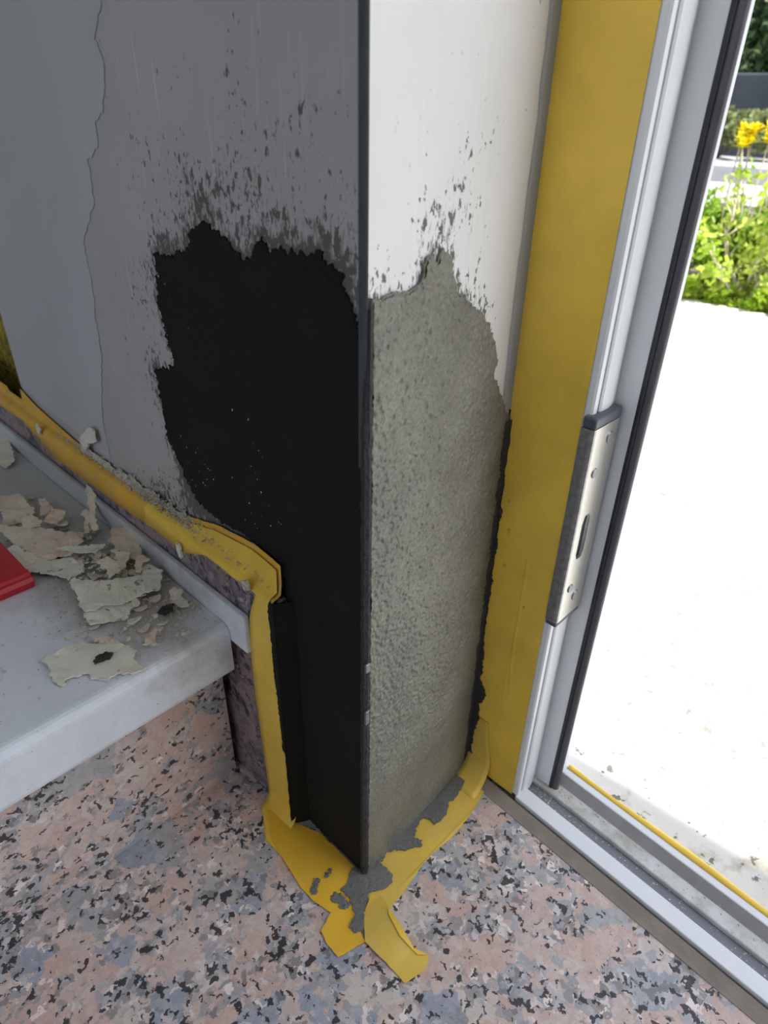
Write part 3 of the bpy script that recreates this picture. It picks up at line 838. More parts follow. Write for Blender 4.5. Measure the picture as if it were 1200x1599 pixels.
for s in np.linspace(0.002, 0.0155, 6):
    rows.append([(-0.0219 - s, 0.0696 + (0.1035 - 0.0696) * t - s * (1.15 + 0.5 * t), 0.0006) for t in np.linspace(0, 1, 8)])
for r in rows: verts += r
for i in range(len(rows) - 1):
    for j in range(7):
        a = i * 8 + j
        faces.append((a, a + 8, a + 9, a + 1))
o = mesh_obj('tape_strip', verts, faces, M['tape'], tB, True)
md = o.modifiers.new('thickness', 'SOLIDIFY'); md.thickness = 0.0003; md.offset = 1
# mortar dragged over the inner edge of that tape
vs_ = ragged([(a, max(b, 0.002)) for a, b in VT_SMEAR], 0.0010, 0.0012, 2, closed=False, freq=300)
verts, faces = [], []
zr = np.arange(0.0012, 0.2390, 0.002)
for z in zr:
    for t in np.linspace(0, 1, 6):
        nz = 0.0005 * mnoise.noise(Vector((z * 120, t * 3, 6)))
        verts.append((-0.0139 * (1 - t) ** 0.8 - 0.0006 * t + nz, 0.0739 - 0.0085 * t, z))
faces = [(i * 6 + j, (i + 1) * 6 + j, (i + 1) * 6 + j + 1, i * 6 + j + 1) for i in range(len(zr) - 1) for j in range(5)]
mesh_obj('mortar_fillet', verts, faces, M['mortar_shaded'], tB, True)
verts, faces = [], []
lz = sorted((b, a) for a, b in vs_)
for z in zr:
    yl = float(np.interp(z, [p[0] for p in lz], [p[1] for p in lz])) if z > 0.026 else 0.0738
    yl = max(yl, 0.0738) + 0.0009 * mnoise.noise(Vector((z * 420, 0, 8))) + 0.0007 * mnoise.noise(Vector((z * 900, 3, 8)))
    yl = max(yl, 0.0734)
    for t, x in ((0, -0.0122), (0.02, -0.0138), (0.5, -0.0141), (1, -0.0139)):
        verts.append((x, yl + (0.0729 - yl) * t, z))
faces = [(i * 4 + j, (i + 1) * 4 + j, (i + 1) * 4 + j + 1, i * 4 + j + 1) for i in range(len(zr) - 1) for j in range(3)]
mesh_obj('mortar_smear', verts, faces, M['mortar_shaded'], tB)

# tape on the floor along the shaded foot of the pillar
tC = empty('masking_tape', (-0.02, 0.02, 0.0))
tag(tC, 'short yellow masking tape piece on the floor with torn end and grey blobs', 'masking tape')
outer = [(-0.0195, 0.0985)] + FT_LEFT[1:9]
inner = FT_LEFT[9:11] + [(-0.020, -0.014), (-0.008, -0.006), (0.0, 0.0), (-0.0025, 0.012), (-0.0025, 0.05), (-0.0108, 0.0715)]
poly = ragged(outer + inner, 0.0006, 0.002, 11, freq=200)
sheet('tape_strip', poly, lambda u, v, h: (u, v, 0.0011 + h + 0.0006 * max(0, mnoise.noise(Vector((u * 60, v * 60, 4))))), 0.0004, M['tape_double'], tC)
for i, b in enumerate((BLOB1, BLOB2, BLOB3)):
    sheet('mortar_blob', ragged(b, 0.0026, 0.0006, 20 + i, freq=330), lambda u, v, h: (u, v, 0.0020 + h), 0.0006, M['mortar_smear'], tC, 0.15)

# tape on the floor along the lit foot of the pillar
tD = empty('masking_tape', (0.06, -0.01, 0.0))
tag(tD, 'yellow masking tape on the floor along the lit reveal, smeared with mortar', 'masking tape')
inner = [(0.0, -0.002), (0.03, 0.0010), (0.1366, 0.0072)]
poly = ragged([(0.1366, -0.020)] + FT_RIGHT + [(-0.010, -0.022), (-0.012, -0.012)] + inner, 0.0005, 0.002, 14, freq=200)
sheet('tape_strip', poly, lambda u, v, h: (u, v, 0.0005 + h + 0.0010 * max(0, mnoise.noise(Vector((u * 45, v * 45, 9))))), 0.0004, M['tape_floor'], tD)
rag = ragged(FR_SMEAR, 0.0018, 0.0010, 31, closed=False, freq=260)
poly = rag + [(0.010, 0.0), (0.06, 0.0030), (0.128, 0.0080), (0.128, -0.002)]
sheet('mortar_smear', poly, lambda u, v, h: (u, v, 0.0018 + h), 0.0012, M['mortar_smear'], tD)
# rising part where the floor tape meets the door jamb
verts, faces = [], []
rows = []
for a in np.linspace(0, 1, 10):
    ang = a * math.pi / 2
    rows.append([(0.1120 + 0.0240 * math.sin(ang), 0.0060 - (0.0265 - 0.003 * a) * t, 0.0012 + 0.0260 * (1 - math.cos(ang))) for t in np.linspace(0, 1, 6)])
for s in np.linspace(0.02, 0.05, 4):
    rows.append([(0.1362, 0.0060 - 0.0225 * t * (1 - 6 * s), 0.020 + s) for t in np.linspace(0, 1, 6)])
for r in rows: verts += r
for i in range(len(rows) - 1):
    for j in range(5):
        a = i * 6 + j
        faces.append((a, a + 6, a + 7, a + 1))
o = mesh_obj('tape_upturn', verts, faces, M['tape_floor'], tD, True)
md = o.modifiers.new('thickness', 'SOLIDIFY'); md.thickness = 0.0003; md.offset = 1

# folded loose tail of that tape
tE = empty('masking_tape', (-0.02, -0.05, 0.0))
tag(tE, 'loose folded tail of yellow tape lying crooked on the granite floor', 'masking tape')
def tail_h(u, v):
    d = (-0.0344 - u) * 0.0 + (v + 0.0148)
    return 0.0010 + 0.0030 * max(0.0, math.sin(max(0, min(1, (-v - 0.02) / 0.045)) * math.pi)) * (0.4 + 0.6 * max(0, min(1, (u + 0.030) / 0.02)))
poly = ragged(FT_TAIL, 0.0004, 0.002, 15, freq=200)
sheet('tape_strip', poly, lambda u, v, h: (u, v, tail_h(u, v) + h), 0.0004, M['tape_floor'], tE)
poly = [FT_TAIL[2], FT_TAIL[3], FT_TAIL[4], FT_TAIL[5], (-0.0150, -0.0690), (-0.0155, -0.052), (-0.0105, -0.036)]
sheet('folded_edge', ragged(poly, 0.0003, 0.002, 16, freq=200), lambda u, v, h: (u, v, tail_h(u, v) + 0.0012 + h), 0.0004, M['tape'], tE)

# mortar squeezed out at the foot of the corner, over both tapes
poly = ragged(FT_CEMENT, 0.0014, 0.0010, 41, freq=260)
poly = poly + [(0.004, 0.0022), (0.0, 0.004), (-0.004, 0.010)]
o = sheet('mortar_spill', poly, lambda u, v, h: (u, v, 0.0019 + h), 0.0010, M['mortar_smear'], None, 0.02)
tag(o, 'grey mortar spill on the tape at the foot of the corner', 'mortar')

# wide tape over the inner face of the door jamb
tF = empty('masking_tape', (0.1372, -0.017, 0.3))
tag(tF, 'wide yellow masking tape covering the full height of the door jamb', 'masking tape')
yy = np.linspace(0.0108, -0.0424, 60)
zz = np.concatenate([np.arange(0.006, 0.6, 0.0025), np.arange(0.6, 2.15, 0.05)])
PP = np.array([(y, z) for z in zz for y in yy])
dc = seg_dist(PP, CREASE); dc2 = seg_dist(PP, CREASE2)
hh = 0.0007 * np.exp(-(dc / 0.0008) ** 2) + 0.0005 * np.exp(-(dc2 / 0.0008) ** 2)
hh += np.array([0.00025 * mnoise.noise(Vector((y * 60, z * 14, 2))) for y, z in PP])
verts = [(0.1370 - h, y, z) for (y, z), h in zip(PP, hh)]
nY = len(yy)
faces = [(j * nY + i, j * nY + i + 1, (j + 1) * nY + i + 1, (j + 1) * nY + i) for j in range(len(zz) - 1) for i in range(nY - 1)]
mesh_obj('tape_strip', verts, faces, M['tape'], tF, True)
poly = ragged(SMEAR_JAMB, 0.0016, 0.0012, 51, closed=False, freq=280) + [(0.0108, 0.002), (0.0108, 0.352), (0.0070, 0.350)]
sheet('mortar_smear', poly, lambda u, v, h: (0.1365 - h, u, max(0.0015, v)), 0.0011, M['mortar_groove'], tF)  # this face catches no sheen; its shade is put into the colour
for (y, z, r) in ((-0.0035, 0.262, 0.0016), (-0.004, 0.232, 0.0014), (-0.0245, 0.205, 0.0012), (-0.0005, 0.285, 0.001)):
    bl = [(y + r * math.cos(a) * (0.7 + 0.5 * random.random()), z + r * 1.6 * math.sin(a) * (0.7 + 0.5 * random.random())) for a in np.linspace(0, 2 * math.pi, 9)[:-1]]
    sheet('splash', bl, lambda u, v, h: (0.1366 - h, u, v), 0.0006, M['tape_dusty'], tF, 0.3)

# ================================================================ DOOR FRAME
door = empty('door_1', (0.16, -0.05, 0.0))
tag(door, 'white aluminium sliding door frame with open doorway', kind='structure')
Z1 = 2.2
# jamb: lip, groove, rounded cheek, inner web, outer leg
prism('jamb_face', [(0.1376, 0.0160), (0.1376, -0.0462), (0.1384, -0.0476), (0.1420, -0.0478), (0.1432, -0.0470), (0.1432, 0.0160)], 'z', 0.008, Z1, M['alu_white'], door)
box('jamb_groove', (0.1432, -0.0468, 0.008), (0.1452, 0.0, Z1), plain('shadow_joint', (0.30, 0.33, 0.36), 0.5, 0, 0.05, 30), door)
pr = [(0.1452, -0.0474), (0.1462, -0.0484), (0.1500, -0.0488), (0.1560, -0.0486), (0.1612, -0.0478), (0.1640, -0.0470), (0.1660, -0.0462), (0.1690, -0.0462), (0.1690, 0.0), (0.1452, 0.0)]
prism('jamb_cheek', pr, 'z', 0.004, Z1, M['alu_white'], door, bevel=0.0)
box('jamb_web', (0.1680, -0.0606, 0.004), (0.1715, -0.040, Z1), M['alu_jamb'], door, 0.0005)
pr = []
for a in np.linspace(-0.2, math.pi * 0.9, 9):
    pr.append((0.1705 - 0.0055 * math.sin(a) * 0.9, -0.0640 + 0.0028 * math.cos(a)))
prism('brush_seal', [(0.1690, -0.0600), (0.1672, -0.0606), (0.1668, -0.0630), (0.1690, -0.0640), (0.1740, -0.0640), (0.1740, -0.0600)], 'z', 0.004, Z1, M['rubber'], door)
pr = [(0.1700, -0.0632)] + [(0.1714 - 0.0036 * math.cos(a), -0.0648 - 0.0034 * math.sin(a)) for a in np.linspace(-0.7, 1.4, 8)] + [(0.1860, -0.0600), (0.1860, -0.0560), (0.1710, -0.0600)]
prism('rubber_lip', pr, 'z', 0.004, Z1, M['rubber_grey'], door)
prism('outer_leg', [(0.1850, -0.0560), (0.1850, -0.0590), (0.1858, -0.0598), (0.1960, -0.0602), (0.1968, -0.0594), (0.1968, 0.0160), (0.1850, 0.0160)], 'z', 0.0, Z1, M['alu_white'], door)
# threshold
YE = -1.745
box('threshold_lip', (0.1362, YE, -0.002), (0.1505, -0.0462, 0.0080), M['alu_white'], door, 0.0008)
box('track_slot', (0.1500, YE, -0.006), (0.1650, -0.0300, 0.0010), M['slot'], door)
prism('track_floor', [(0.1645, -0.006), (0.1645, 0.0045), (0.1652, 0.0052), (0.1720, 0.0050), (0.1785, 0.0044), (0.1785, -0.006)], 'y', YE, -0.0300, M['track'], door)
prism('track_wall', [(0.1775, -0.006), (0.1780, 0.0044), (0.1846, 0.0114), (0.1860, 0.0114), (0.1860, -0.006)], 'y', YE, -0.0300, plain('grey_track_wall', (0.32, 0.31, 0.31), 0.5, 0, 0.12, 40), door)
box('outer_rail', (0.1848, YE, -0.006), (0.1945, -0.0300, 0.0122), M['alu_white'], door, 0.0010)
head = box('head_rail', (0.1376, YE, 2.12), (0.1968, -0.0462, Z1), M['alu_white'], door, 0.001)
fill = prism('sealant_bead', [(0.1255, -0.004), (0.1255, 0.0006), (0.1280, 0.0014), (0.1362, 0.0050), (0.1362, -0.004)], 'y', YE, 0.004, M['filler'])
tag(fill, 'taupe sealant bead between the granite floor and the door sill', kind='structure')
fill.name = 'trim_1'
# dirt gathered in the track corner
bm = bmesh.new()
for i in range(260):
    y = -0.047 - abs(random.gauss(0, 0.035)) if i < 170 else random.uniform(-0.30, -0.05)
    x = random.uniform(0.1525, 0.184)
    z = 0.0012 if x < 0.165 else 0.0050
    r = random.uniform(0.0003, 0.0011)
    mt = Matrix.Translation((x, y, z)) @ Matrix.Rotation(random.random() * 6, 4, 'Z') @ Matrix.Diagonal((1, random.uniform(0.5, 1.2), 0.6, 1))
    bmesh.ops.create_icosphere(bm, subdivisions=1, radius=r, matrix=mt)
o = bm_obj('track_grit', bm, M['crumb'])
tag(o, 'pale grit lying in the door track', 'grit', kind='stuff')
# yellow tape on the outer edge of the sill
tG = empty('masking_tape', (0.2, -0.2, 0.0))
tag(tG, 'thin yellow tape edge along the outer side of the door sill', 'masking tape')
rows = []
for i, y in enumerate(np.linspace(-0.064, -0.9, 120)):
    b = 0.0022 * mnoise.noise(Vector((y * 14, 0, 5)))
    x0 = 0.1905
    rows.append([(x0, y, 0.0126), (0.1948 + 0.3 * b, y, 0.0130), (0.1972 + b, y, 0.0116 + 0.3 * b), (0.1985 + b, y, 0.006), (0.1988 + b, y, -0.002)])
verts = [p for r in rows for p in r]
faces = [(i * 5 + j, i * 5 + j + 1, (i + 1) * 5 + j + 1, (i + 1) * 5 + j) for i in range(len(rows) - 1) for j in range(4)]
o = mesh_obj('tape_strip', verts, faces, M['tape'], tG, True)
md = o.modifiers.new('thickness', 'SOLIDIFY'); md.thickness = 0.0004; md.offset = 1

# the sill runs slightly out of square with the jamb
def skew(o):
    off = o.parent.location if o.parent else Vector((0, 0, 0))
    for v in o.data.vertices:
        y = v.co.y + off.y
        if y < -0.046: v.co.x += (y + 0.046) * 0.047
for nm in ('threshold_lip', 'track_slot', 'track_floor', 'track_wall', 'outer_rail'):
    skew(bpy.data.objects[nm])
skew(fill); skew(bpy.data.objects['track_grit']); skew(o)
# ---- strike plate (keep) screwed to the jamb
sp = empty('strike_plate', (0.15, -0.05, 0.28))
tag(sp, 'satin steel strike plate with slot and dark end caps on the door jamb', 'strike plate')
def along(name, prof, z0, z1, m, parent, bevel=0): return prism(name, prof, 'z', z0, z1, m, parent, bevel=bevel)
ZT, ZB = 0.3560, 0.2080
FY = -0.0528    # plane of the bright face
XA, XB = 0.1340, 0.1650
def slot_face(name, x0, x1, z0, z1, y, m, parent):
    # bright face with a real slot cut through it
    sx0, sx1, sz0, sz1 = x0 + 0.0065, x0 + 0.0160, 0.2585, 0.2930
    outer = [(x0, z0), (x1, z0), (x1, z1), (x0, z1)]
    cz = (sz0 + sz1) / 2
    hole = [(sx0, sz0 + 0.004), (sx0 + 0.002, sz0), (sx1 - 0.002, sz0), (sx1, sz0 + 0.005), (sx1, sz1 - 0.004), (sx1 - 0.002, sz1), (sx0 + 0.002, sz1), (sx0, sz1 - 0.006)]
    tri = tessellate_polygon([[Vector((a, b, 0)) for a, b in outer], [Vector((a, b, 0)) for a, b in hole]])
    pts = outer + hole
    n = len(pts)
    verts = [(a, y, b) for a, b in pts] + [(a, y + 0.0022, b) for a, b in pts]
    faces = [tuple(t) for t in tri] + [tuple(n + i for i in t[::-1]) for t in tri]
    faces += [(4 + i, 4 + (i + 1) % 8, n + 4 + (i + 1) % 8, n + 4 + i) for i in range(8)]
    faces += [(i, (i + 1) % 4, n + (i + 1) % 4, n + i) for i in range(4)]
    bm = bmesh.new()
    vv = [bm.verts.new(v) for v in verts]
    for f in faces:
        try: bm.faces.new([vv[i] for i in f])
        except ValueError: pass
    return bm_obj(name, bm, m, parent), hole
face, hole = slot_face('plate_face', XA + 0.0025, XB, ZB, ZT, FY, M['steel'], sp)
along('plate_edge', [(XA + 0.0026, FY), (XA + 0.0012, FY + 0.0004), (XA + 0.0003, FY + 0.0014), (XA, FY + 0.003), (XA, -0.0440), (XA + 0.0026, -0.0440)], ZB, ZT, M['steel_dark'], sp)
box('slot_recess', (XA + 0.006, FY + 0.0050, 0.257), (XA + 0.020, FY + 0.0058, 0.2945), M['hole'], sp)
box('latch_spring', (XA + 0.0095, FY + 0.0024, 0.2590), (XA + 0.0150, FY + 0.0032, 0.2640), M['steel_dark'], sp, 0.0003)
for z0, z1 in ((ZT, ZT + 0.0075), (ZB - 0.0035, ZB)):
    bm = bmesh.new()
    add_box(bm, (XA - 0.0002, FY - 0.0003, z0), (XB + 0.0004, -0.0440, z1), 0.0016, 3)
    cp = bm_obj('end_cap', bm, M['cap'], sp)
    box('cap_notch', (XA + 0.019, FY - 0.0006, z0 + 0.0005), (XA + 0.0215, FY + 0.0008, z0 + 0.0035), M['hole'], cp)
def screw(x, z, r):
    bm = bmesh.new()
    rot = Matrix.Translation((x, FY - 0.0003, z)) @ Matrix.Rotation(math.pi / 2, 4, 'X')
    bmesh.ops.create_cone(bm, cap_ends=True, segments=24, radius1=r, radius2=r * 0.8, depth=0.0012, matrix=rot)
    s = bm_obj('screw', bm, M['steel_dark'], sp)
    bm = bmesh.new()
    add_box(bm, (x - r * 0.12, FY - 0.00105, z - r * 0.55), (x + r * 0.12, FY - 0.0006, z + r * 0.55))
    add_box(bm, (x - r * 0.55, FY - 0.00104, z - r * 0.12), (x + r * 0.55, FY - 0.0006, z + r * 0.12))
    bm_obj('cross_recess', bm, M['hole'], s)
screw(XA + 0.0215, 0.3455, 0.0044)
screw(XA + 0.0105, 0.3245, 0.0036)
screw(XA + 0.0105, 0.2345, 0.0036)
screw(XA + 0.0195, 0.2240, 0.0044)

# ================================================================ THINGS ON THE MARBLE
TZ = 0.183
def flake(name, poly, z, tilt, curl, m, label, group=None, thick=0.0010, seed=0, twist=0.0):
    """a broken sheet of peeled paint: ragged outline, bent and tilted, real thickness"""
    out = ragged(poly, 0.0017, 0.0012, seed, freq=300)
    A = np.array(out)
    c = A.mean(axis=0)
    L_ = max(np.ptp(A[:, 0]), np.ptp(A[:, 1])) / 2
    # inner points so that the sheet can bend
    inner = []
    st = max(0.0022, L_ / 9)
    Pg = [(x, y) for x in np.arange(A[:, 0].min(), A[:, 0].max(), st) for y in np.arange(A[:, 1].min(), A[:, 1].max(), st)]
    bm = bmesh.new()
    vs2 = [bm.verts.new((p[0], p[1], 0)) for p in out]
    for i in range(len(vs2)):
        try: bm.edges.new((vs2[i], vs2[(i + 1) % len(vs2)]))
        except ValueError: pass
    bmesh.ops.triangle_fill(bm, use_beauty=True, edges=bm.edges[:])
    for it in range(2):
        long_e = [e for e in bm.edges if e.calc_length() > st * 1.3]
        if long_e:
            bmesh.ops.subdivide_edges(bm, edges=long_e, cuts=1)
            bmesh.ops.triangulate(bm, faces=bm.faces[:])
    def h(x, y):
        u, v = (x - c[0]) / L_, (y - c[1]) / L_
        return z + tilt[0] * (x - c[0]) + tilt[1] * (y - c[1]) + curl * L_ * (u * u * math.cos(twist) ** 2 + v * v * math.sin(twist) ** 2) \
            + 0.0016 * mnoise.noise(Vector((x * 60, y * 60, seed))) + 0.0008 * mnoise.noise(Vector((x * 190, y * 190, seed)))
    lo = 1e9
    for v in bm.verts:
        v.co.z = h(v.co.x, v.co.y)
        lo = min(lo, v.co.z)
    if lo < TZ + 0.0006:
        for v in bm.verts: v.co.z += TZ + 0.0006 - lo
    bmesh.ops.recalc_face_normals(bm, faces=bm.faces)
    if sum(f.normal.z for f in bm.faces) < 0:
        bmesh.ops.reverse_faces(bm, faces=bm.faces[:])
    r = bmesh.ops.extrude_face_region(bm, geom=bm.faces[:])
    for e in r['geom']:
        if isinstance(e, bmesh.types.BMVert): e.co.z += thick
    o = bm_obj(name, bm, m)
    tag(o, label, 'paint flake', group)
    return o

G1 = 'peeled paint flakes on the marble tread'
spec = [
 ('A', 0.188, (0.00, 0.08), 0.10, 'flake', 'cream paint flake farthest back above the red tray'),
 ('B', 0.1915, (-0.02, 0.06), 0.05, 'flake', 'large pinkish paint flake lying on top of the pile'),
 ('C', 0.1880, (0.0, 0.02), 0.10, 'flake_pale', 'large pale green paint flake touching the red tray'),
 ('D', 0.1930, (0.05, 0.0), 0.20, 'flake_pale', 'thin pale sliver in the middle of the flake pile'),
 ('E', 0.1950, (-0.1, 0.25), 0.08, 'flake', 'square tilted flake nearest the skirting'),
 ('F', 0.1990, (0.35, 0.12), 0.15, 'flake', 'tall narrow chip standing up behind the pile'),
 ('G', 0.1930, (0.1, 0.1), 0.15, 'flake', 'thin stick-like chip beside the tall chip'),
 ('H', 0.1905, (0.0, 0.05), 0.08, 'flake_pale', 'broad grey-green flake with dark spots at the front of the pile'),
 ('I', 0.1862, (0.0, 0.03), 0.06, 'flake_pale', 'flat flake peeking out under the broad spotted one'),
 ('J', 0.1945, (0.0, 0.05), 0.2, 'flake', 'small rounded chip between square flake and spotted flake'),
 ('K', 0.1920, (0.1, 0.1), 0.25, 'flake', 'bent cream chip left of the square flake'),
 ('L', 0.1860, (0.0, 0.0), 0.2, 'flake', 'small notched chip right of the dark crumb'),
 ('M', 0.1850, (0.0, 0.02), 0.04, 'flake_pale', 'wide thin flake lying alone near the tread edge'),
 ('N', 0.1865, (0.05, 0.0), 0.3, 'flake', 'small crumpled chip right of the lone wide flake'),
 ('O', 0.1870, (0.1, 0.0), 0.15, 'flake_pale', 'long pale chip at the far left on the marble'),
 ('P', 0.1880, (0.1, 0.0), 0.25, 'flake', 'small chip right of the farthest cream flake'),
 ('Q', 0.1935, (0.0, 0.1), 0.2, 'flake', 'small chip resting on the back of the pinkish flake'),
 ('R', 0.1935, (0.0, 0.1), 0.25, 'flake', 'curled chip behind the right end of the pinkish flake'),
 ('S', 0.1960, (0.1, 0.0), 0.3, 'flake', 'brown stained chip leaning under the square flake'),
 ('T', 0.1880, (0.0, 0.0), 0.2, 'flake', 'thin chip on top of the lone wide flake'),
]
for i, (kk, z, tl_, cu, mm, lab) in enumerate(spec):
    flake('paint_flake', globals()['FLAKE_' + kk], z, tl_, cu, M[mm], lab, G1, 0.0010, i + 60, i * 0.7)

# smaller chips, each its own piece
random.seed(21)
chip_spots = []
zones = (('small cream paint chip amid the big flakes of the pile', 'small chips amid the flake pile', 120, (-0.047, 0.014), (0.262, 0.035)),
         ('small cream paint chip on the marble between pile and tread edge', 'small chips in front of the pile', 40, (-0.055, 0.024), (0.185, 0.022)),
         ('small cream paint chip behind the pile towards the far end', 'small chips behind the pile', 26, (-0.060, 0.016), (0.365, 0.03)))
for lab, grp, cnt, gx, gy in zones:
    n_ = 0
    while n_ < cnt:
        x = random.gauss(*gx); y = random.gauss(*gy)
        if x > -0.0185 or x < -0.125 or y < 0.142 or y > 0.44 or (x < -0.088 and y > 0.25): continue
        chip_spots.append((x, y, lab, grp)); n_ += 1
protos = []
for i in range(8):
    n_ = random.randint(6, 9)
    pl = [((0.7 + 0.5 * random.random()) * math.cos(a), (0.45 + 0.4 * random.random()) * math.sin(a)) for a in np.linspace(0, 2 * math.pi, n_ + 1)[:-1]]
    me = bpy.data.meshes.new('paint_chip')
    vt = [(a, b, 0.18 * (a * a) + random.uniform(-0.08, 0.08)) for a, b in pl]
    vt = vt + [(a, b, z - 0.16) for a, b, z in vt]
    fc = [tuple(range(n_)), tuple(range(2 * n_ - 1, n_ - 1, -1))] + [(j, n_ + j, n_ + (j + 1) % n_, (j + 1) % n_) for j in range(n_)]
    me.from_pydata(vt, [], fc); me.update()
    me.materials.append(M['flake'] if i % 3 else M['flake_pale'])
    protos.append(me)
for i, (x, y, lab, grp) in enumerate(chip_spots):
    o = bpy.data.objects.new('paint_chip', random.choice(protos))
    s = random.choice((0.0018, 0.0024, 0.003, 0.004, 0.0055))
    o.scale = (s, s, s)
    lift = 0.35 * s + (0.007 * random.random() if 'amid' in lab else 0.0)
    o.location = (x, y, TZ + lift + 0.0002)
    o.rotation_euler = (random.uniform(-0.25, 0.25), random.uniform(-0.25, 0.25), random.random() * 6.28)
    COL.objects.link(o)
    tag(o, lab, 'paint chip', grp)

# dust and grains nobody could count
bm = bmesh.new()
for i in range(1500):
    if i < 1000:
        x = random.gauss(-0.055, 0.03); y = random.gauss(0.215, 0.07)
    elif i < 1250:
        x = random.gauss(-0.035, 0.014); y = random.gauss(0.17, 0.02)
    else:
        x = random.uniform(-0.20, -0.02); y = random.uniform(0.145, 0.5)
    if x > -0.0165 or y < 0.138 or y > 0.5 or (x < -0.09 and y > 0.268): continue
    r = random.choice((0.0003, 0.0004, 0.0006, 0.0009, 0.0013))
    mt = Matrix.Translation((x, y, TZ + r * 0.4)) @ Matrix.Rotation(random.random() * 6, 4, 'Z') @ Matrix.Diagonal((random.uniform(0.7, 1.8), 1, 0.6, 1))
    bmesh.ops.create_icosphere(bm, subdivisions=1, radius=r, matrix=mt)
o = bm_obj('plaster_dust', bm, M['crumb'])
tag(o, 'fine plaster dust and grains around the paint flakes', 'dust', kind='stuff')
# crumbs along the top of the skirting tape
bm = bmesh.new()
for i in range(1500):
    t = random.random()
    y = 0.085 + 0.33 * t if i < 500 else random.gauss(0.22, 0.035)
    if y < 0.08 or y > 0.48: continue
    d = random.random()
    z = 0.2386 + abs(random.gauss(0, 0.006)) * (1.0 if y < 0.33 else 0.4)
    x = -0.0030 - d * 0.006 * max(0, 1 - (z - 0.2386) / 0.012)
    r = random.choice((0.0002, 0.0003, 0.0005, 0.0009))
    mt = Matrix.Translation((x - 0.001, y, z)) @ Matrix.Rotation(random.random() * 6, 4, 'Z') @ Matrix.Diagonal((random.uniform(0.7, 1.6), 1, 0.7, 1))
    bmesh.ops.create_icosphere(bm, subdivisions=1, radius=r, matrix=mt)
o = bm_obj('plaster_crumbs', bm, M['crumb'])
tag(o, 'plaster crumbs caught on the tape along the skirting top', 'crumbs', kind='stuff')
verts, faces = [], []
bk = np.arange(0.120, 0.400, 0.0012)
for y in bk:
    e = min(1, (y - 0.12) / 0.03, (0.40 - y) / 0.05)
    hgt = e * (0.007 + 0.006 * mnoise.noise(Vector((y * 60, 0, 0))) + 0.003 * mnoise.noise(Vector((y * 400, 0, 3)))) * (1.0 if y < 0.3 else 0.7)
    hgt = max(0.0006, hgt)
    w_ = 0.0030 + 0.0022 * mnoise.noise(Vector((y * 90, 4, 0))) + 0.001 * mnoise.noise(Vector((y * 500, 4, 0)))
    for t in np.linspace(0, 1, 6):
        nz = 0.0007 * mnoise.noise(Vector((y * 600, t * 9, 1)))
        verts.append((-0.0012 - t * max(0.001, w_) - 0.0012, y, 0.2392 + hgt * (1 - t) ** 1.5 + nz))
for i in range(len(bk) - 1):
    for j in range(5):
        a = i * 6 + j
        faces.append((a, a + 6, a + 7, a + 1))
o = mesh_obj('plaster_bank', verts, faces, M['crumb'])
tag(o, 'bank of crumbled plaster heaped where the wall meets the skirting tape', 'plaster debris', kind='stuff')
# pale plaster specks stuck to the dark mortar
bm = bmesh.new()
for i in range(60):
    cy, cz = random.choice(((0.093, 0.286), (0.106, 0.278), (0.185, 0.41), (0.16, 0.30), (0.175, 0.285), (0.10, 0.33)))
    y = cy + random.gauss(0, 0.012); z = cz + random.gauss(0, 0.012)
    if y < 0.01 or y > 0.185 or z < 0.275: continue
    r = random.choice((0.0002, 0.0003, 0.0005))
    mt = Matrix.Translation((-0.0012, y, z)) @ Matrix.Diagonal((0.6, random.uniform(0.6, 1.2), random.uniform(0.8, 2.2), 1))
    bmesh.ops.create_icosphere(bm, subdivisions=1, radius=r, matrix=mt)
o = bm_obj('plaster_specks', bm, M['flake_pale'])
tag(o, 'pale plaster specks stuck to the dark mortar patch', 'specks', kind='stuff')
# chips sitting on the tape ledge
for j, (pl, lab) in enumerate(((CHIPTAPE, 'white chip standing on the skirting tape at left'),
              ([(0.1045, 0.241), (0.096, 0.246), (0.0945, 0.2375), (0.1015, 0.2345)], 'gritty chip stuck on the tape near the corner'),
              ([(0.448, 0.236), (0.442, 0.2445), (0.436, 0.239), (0.441, 0.232)], 'tiny white chip on the far part of the skirting tape'),
              ([(0.1905, 0.229), (0.1855, 0.231), (0.184, 0.217), (0.189, 0.216)], 'narrow white chip hanging from the lower tape edge'))):
    out = ragged(pl, 0.0008, 0.0012, 80 + j, freq=400)
    xx = (-0.0052, -0.0152, -0.0128, -0.0145)[j]
    o = sheet('paint_chip', out, lambda u, v, h: (xx - h + 0.0008 * mnoise.noise(Vector((u * 200, v * 200, 0))), u, v), 0.0016, M['flake_pale'] if j != 1 else M['crumb'], None, 0.1)
    tag(o, lab, 'paint chip')
# dark dirt lumps
for pl, lab in ((DIRT1, 'dark dirt smear on the lone wide flake'), (DIRT2, 'black dirt crumb right of the spotted flake')):
    o = sheet('dirt_lump', ragged(pl, 0.0014, 0.001, 90, freq=400), lambda u, v, h: (u, v, 0.1868 + h * (0.6 + 0.6 * mnoise.noise(Vector((u * 300, v * 300, 1))))), 0.0022, M['dirt'], None, 0.25)
    tag(o, lab, 'dirt')

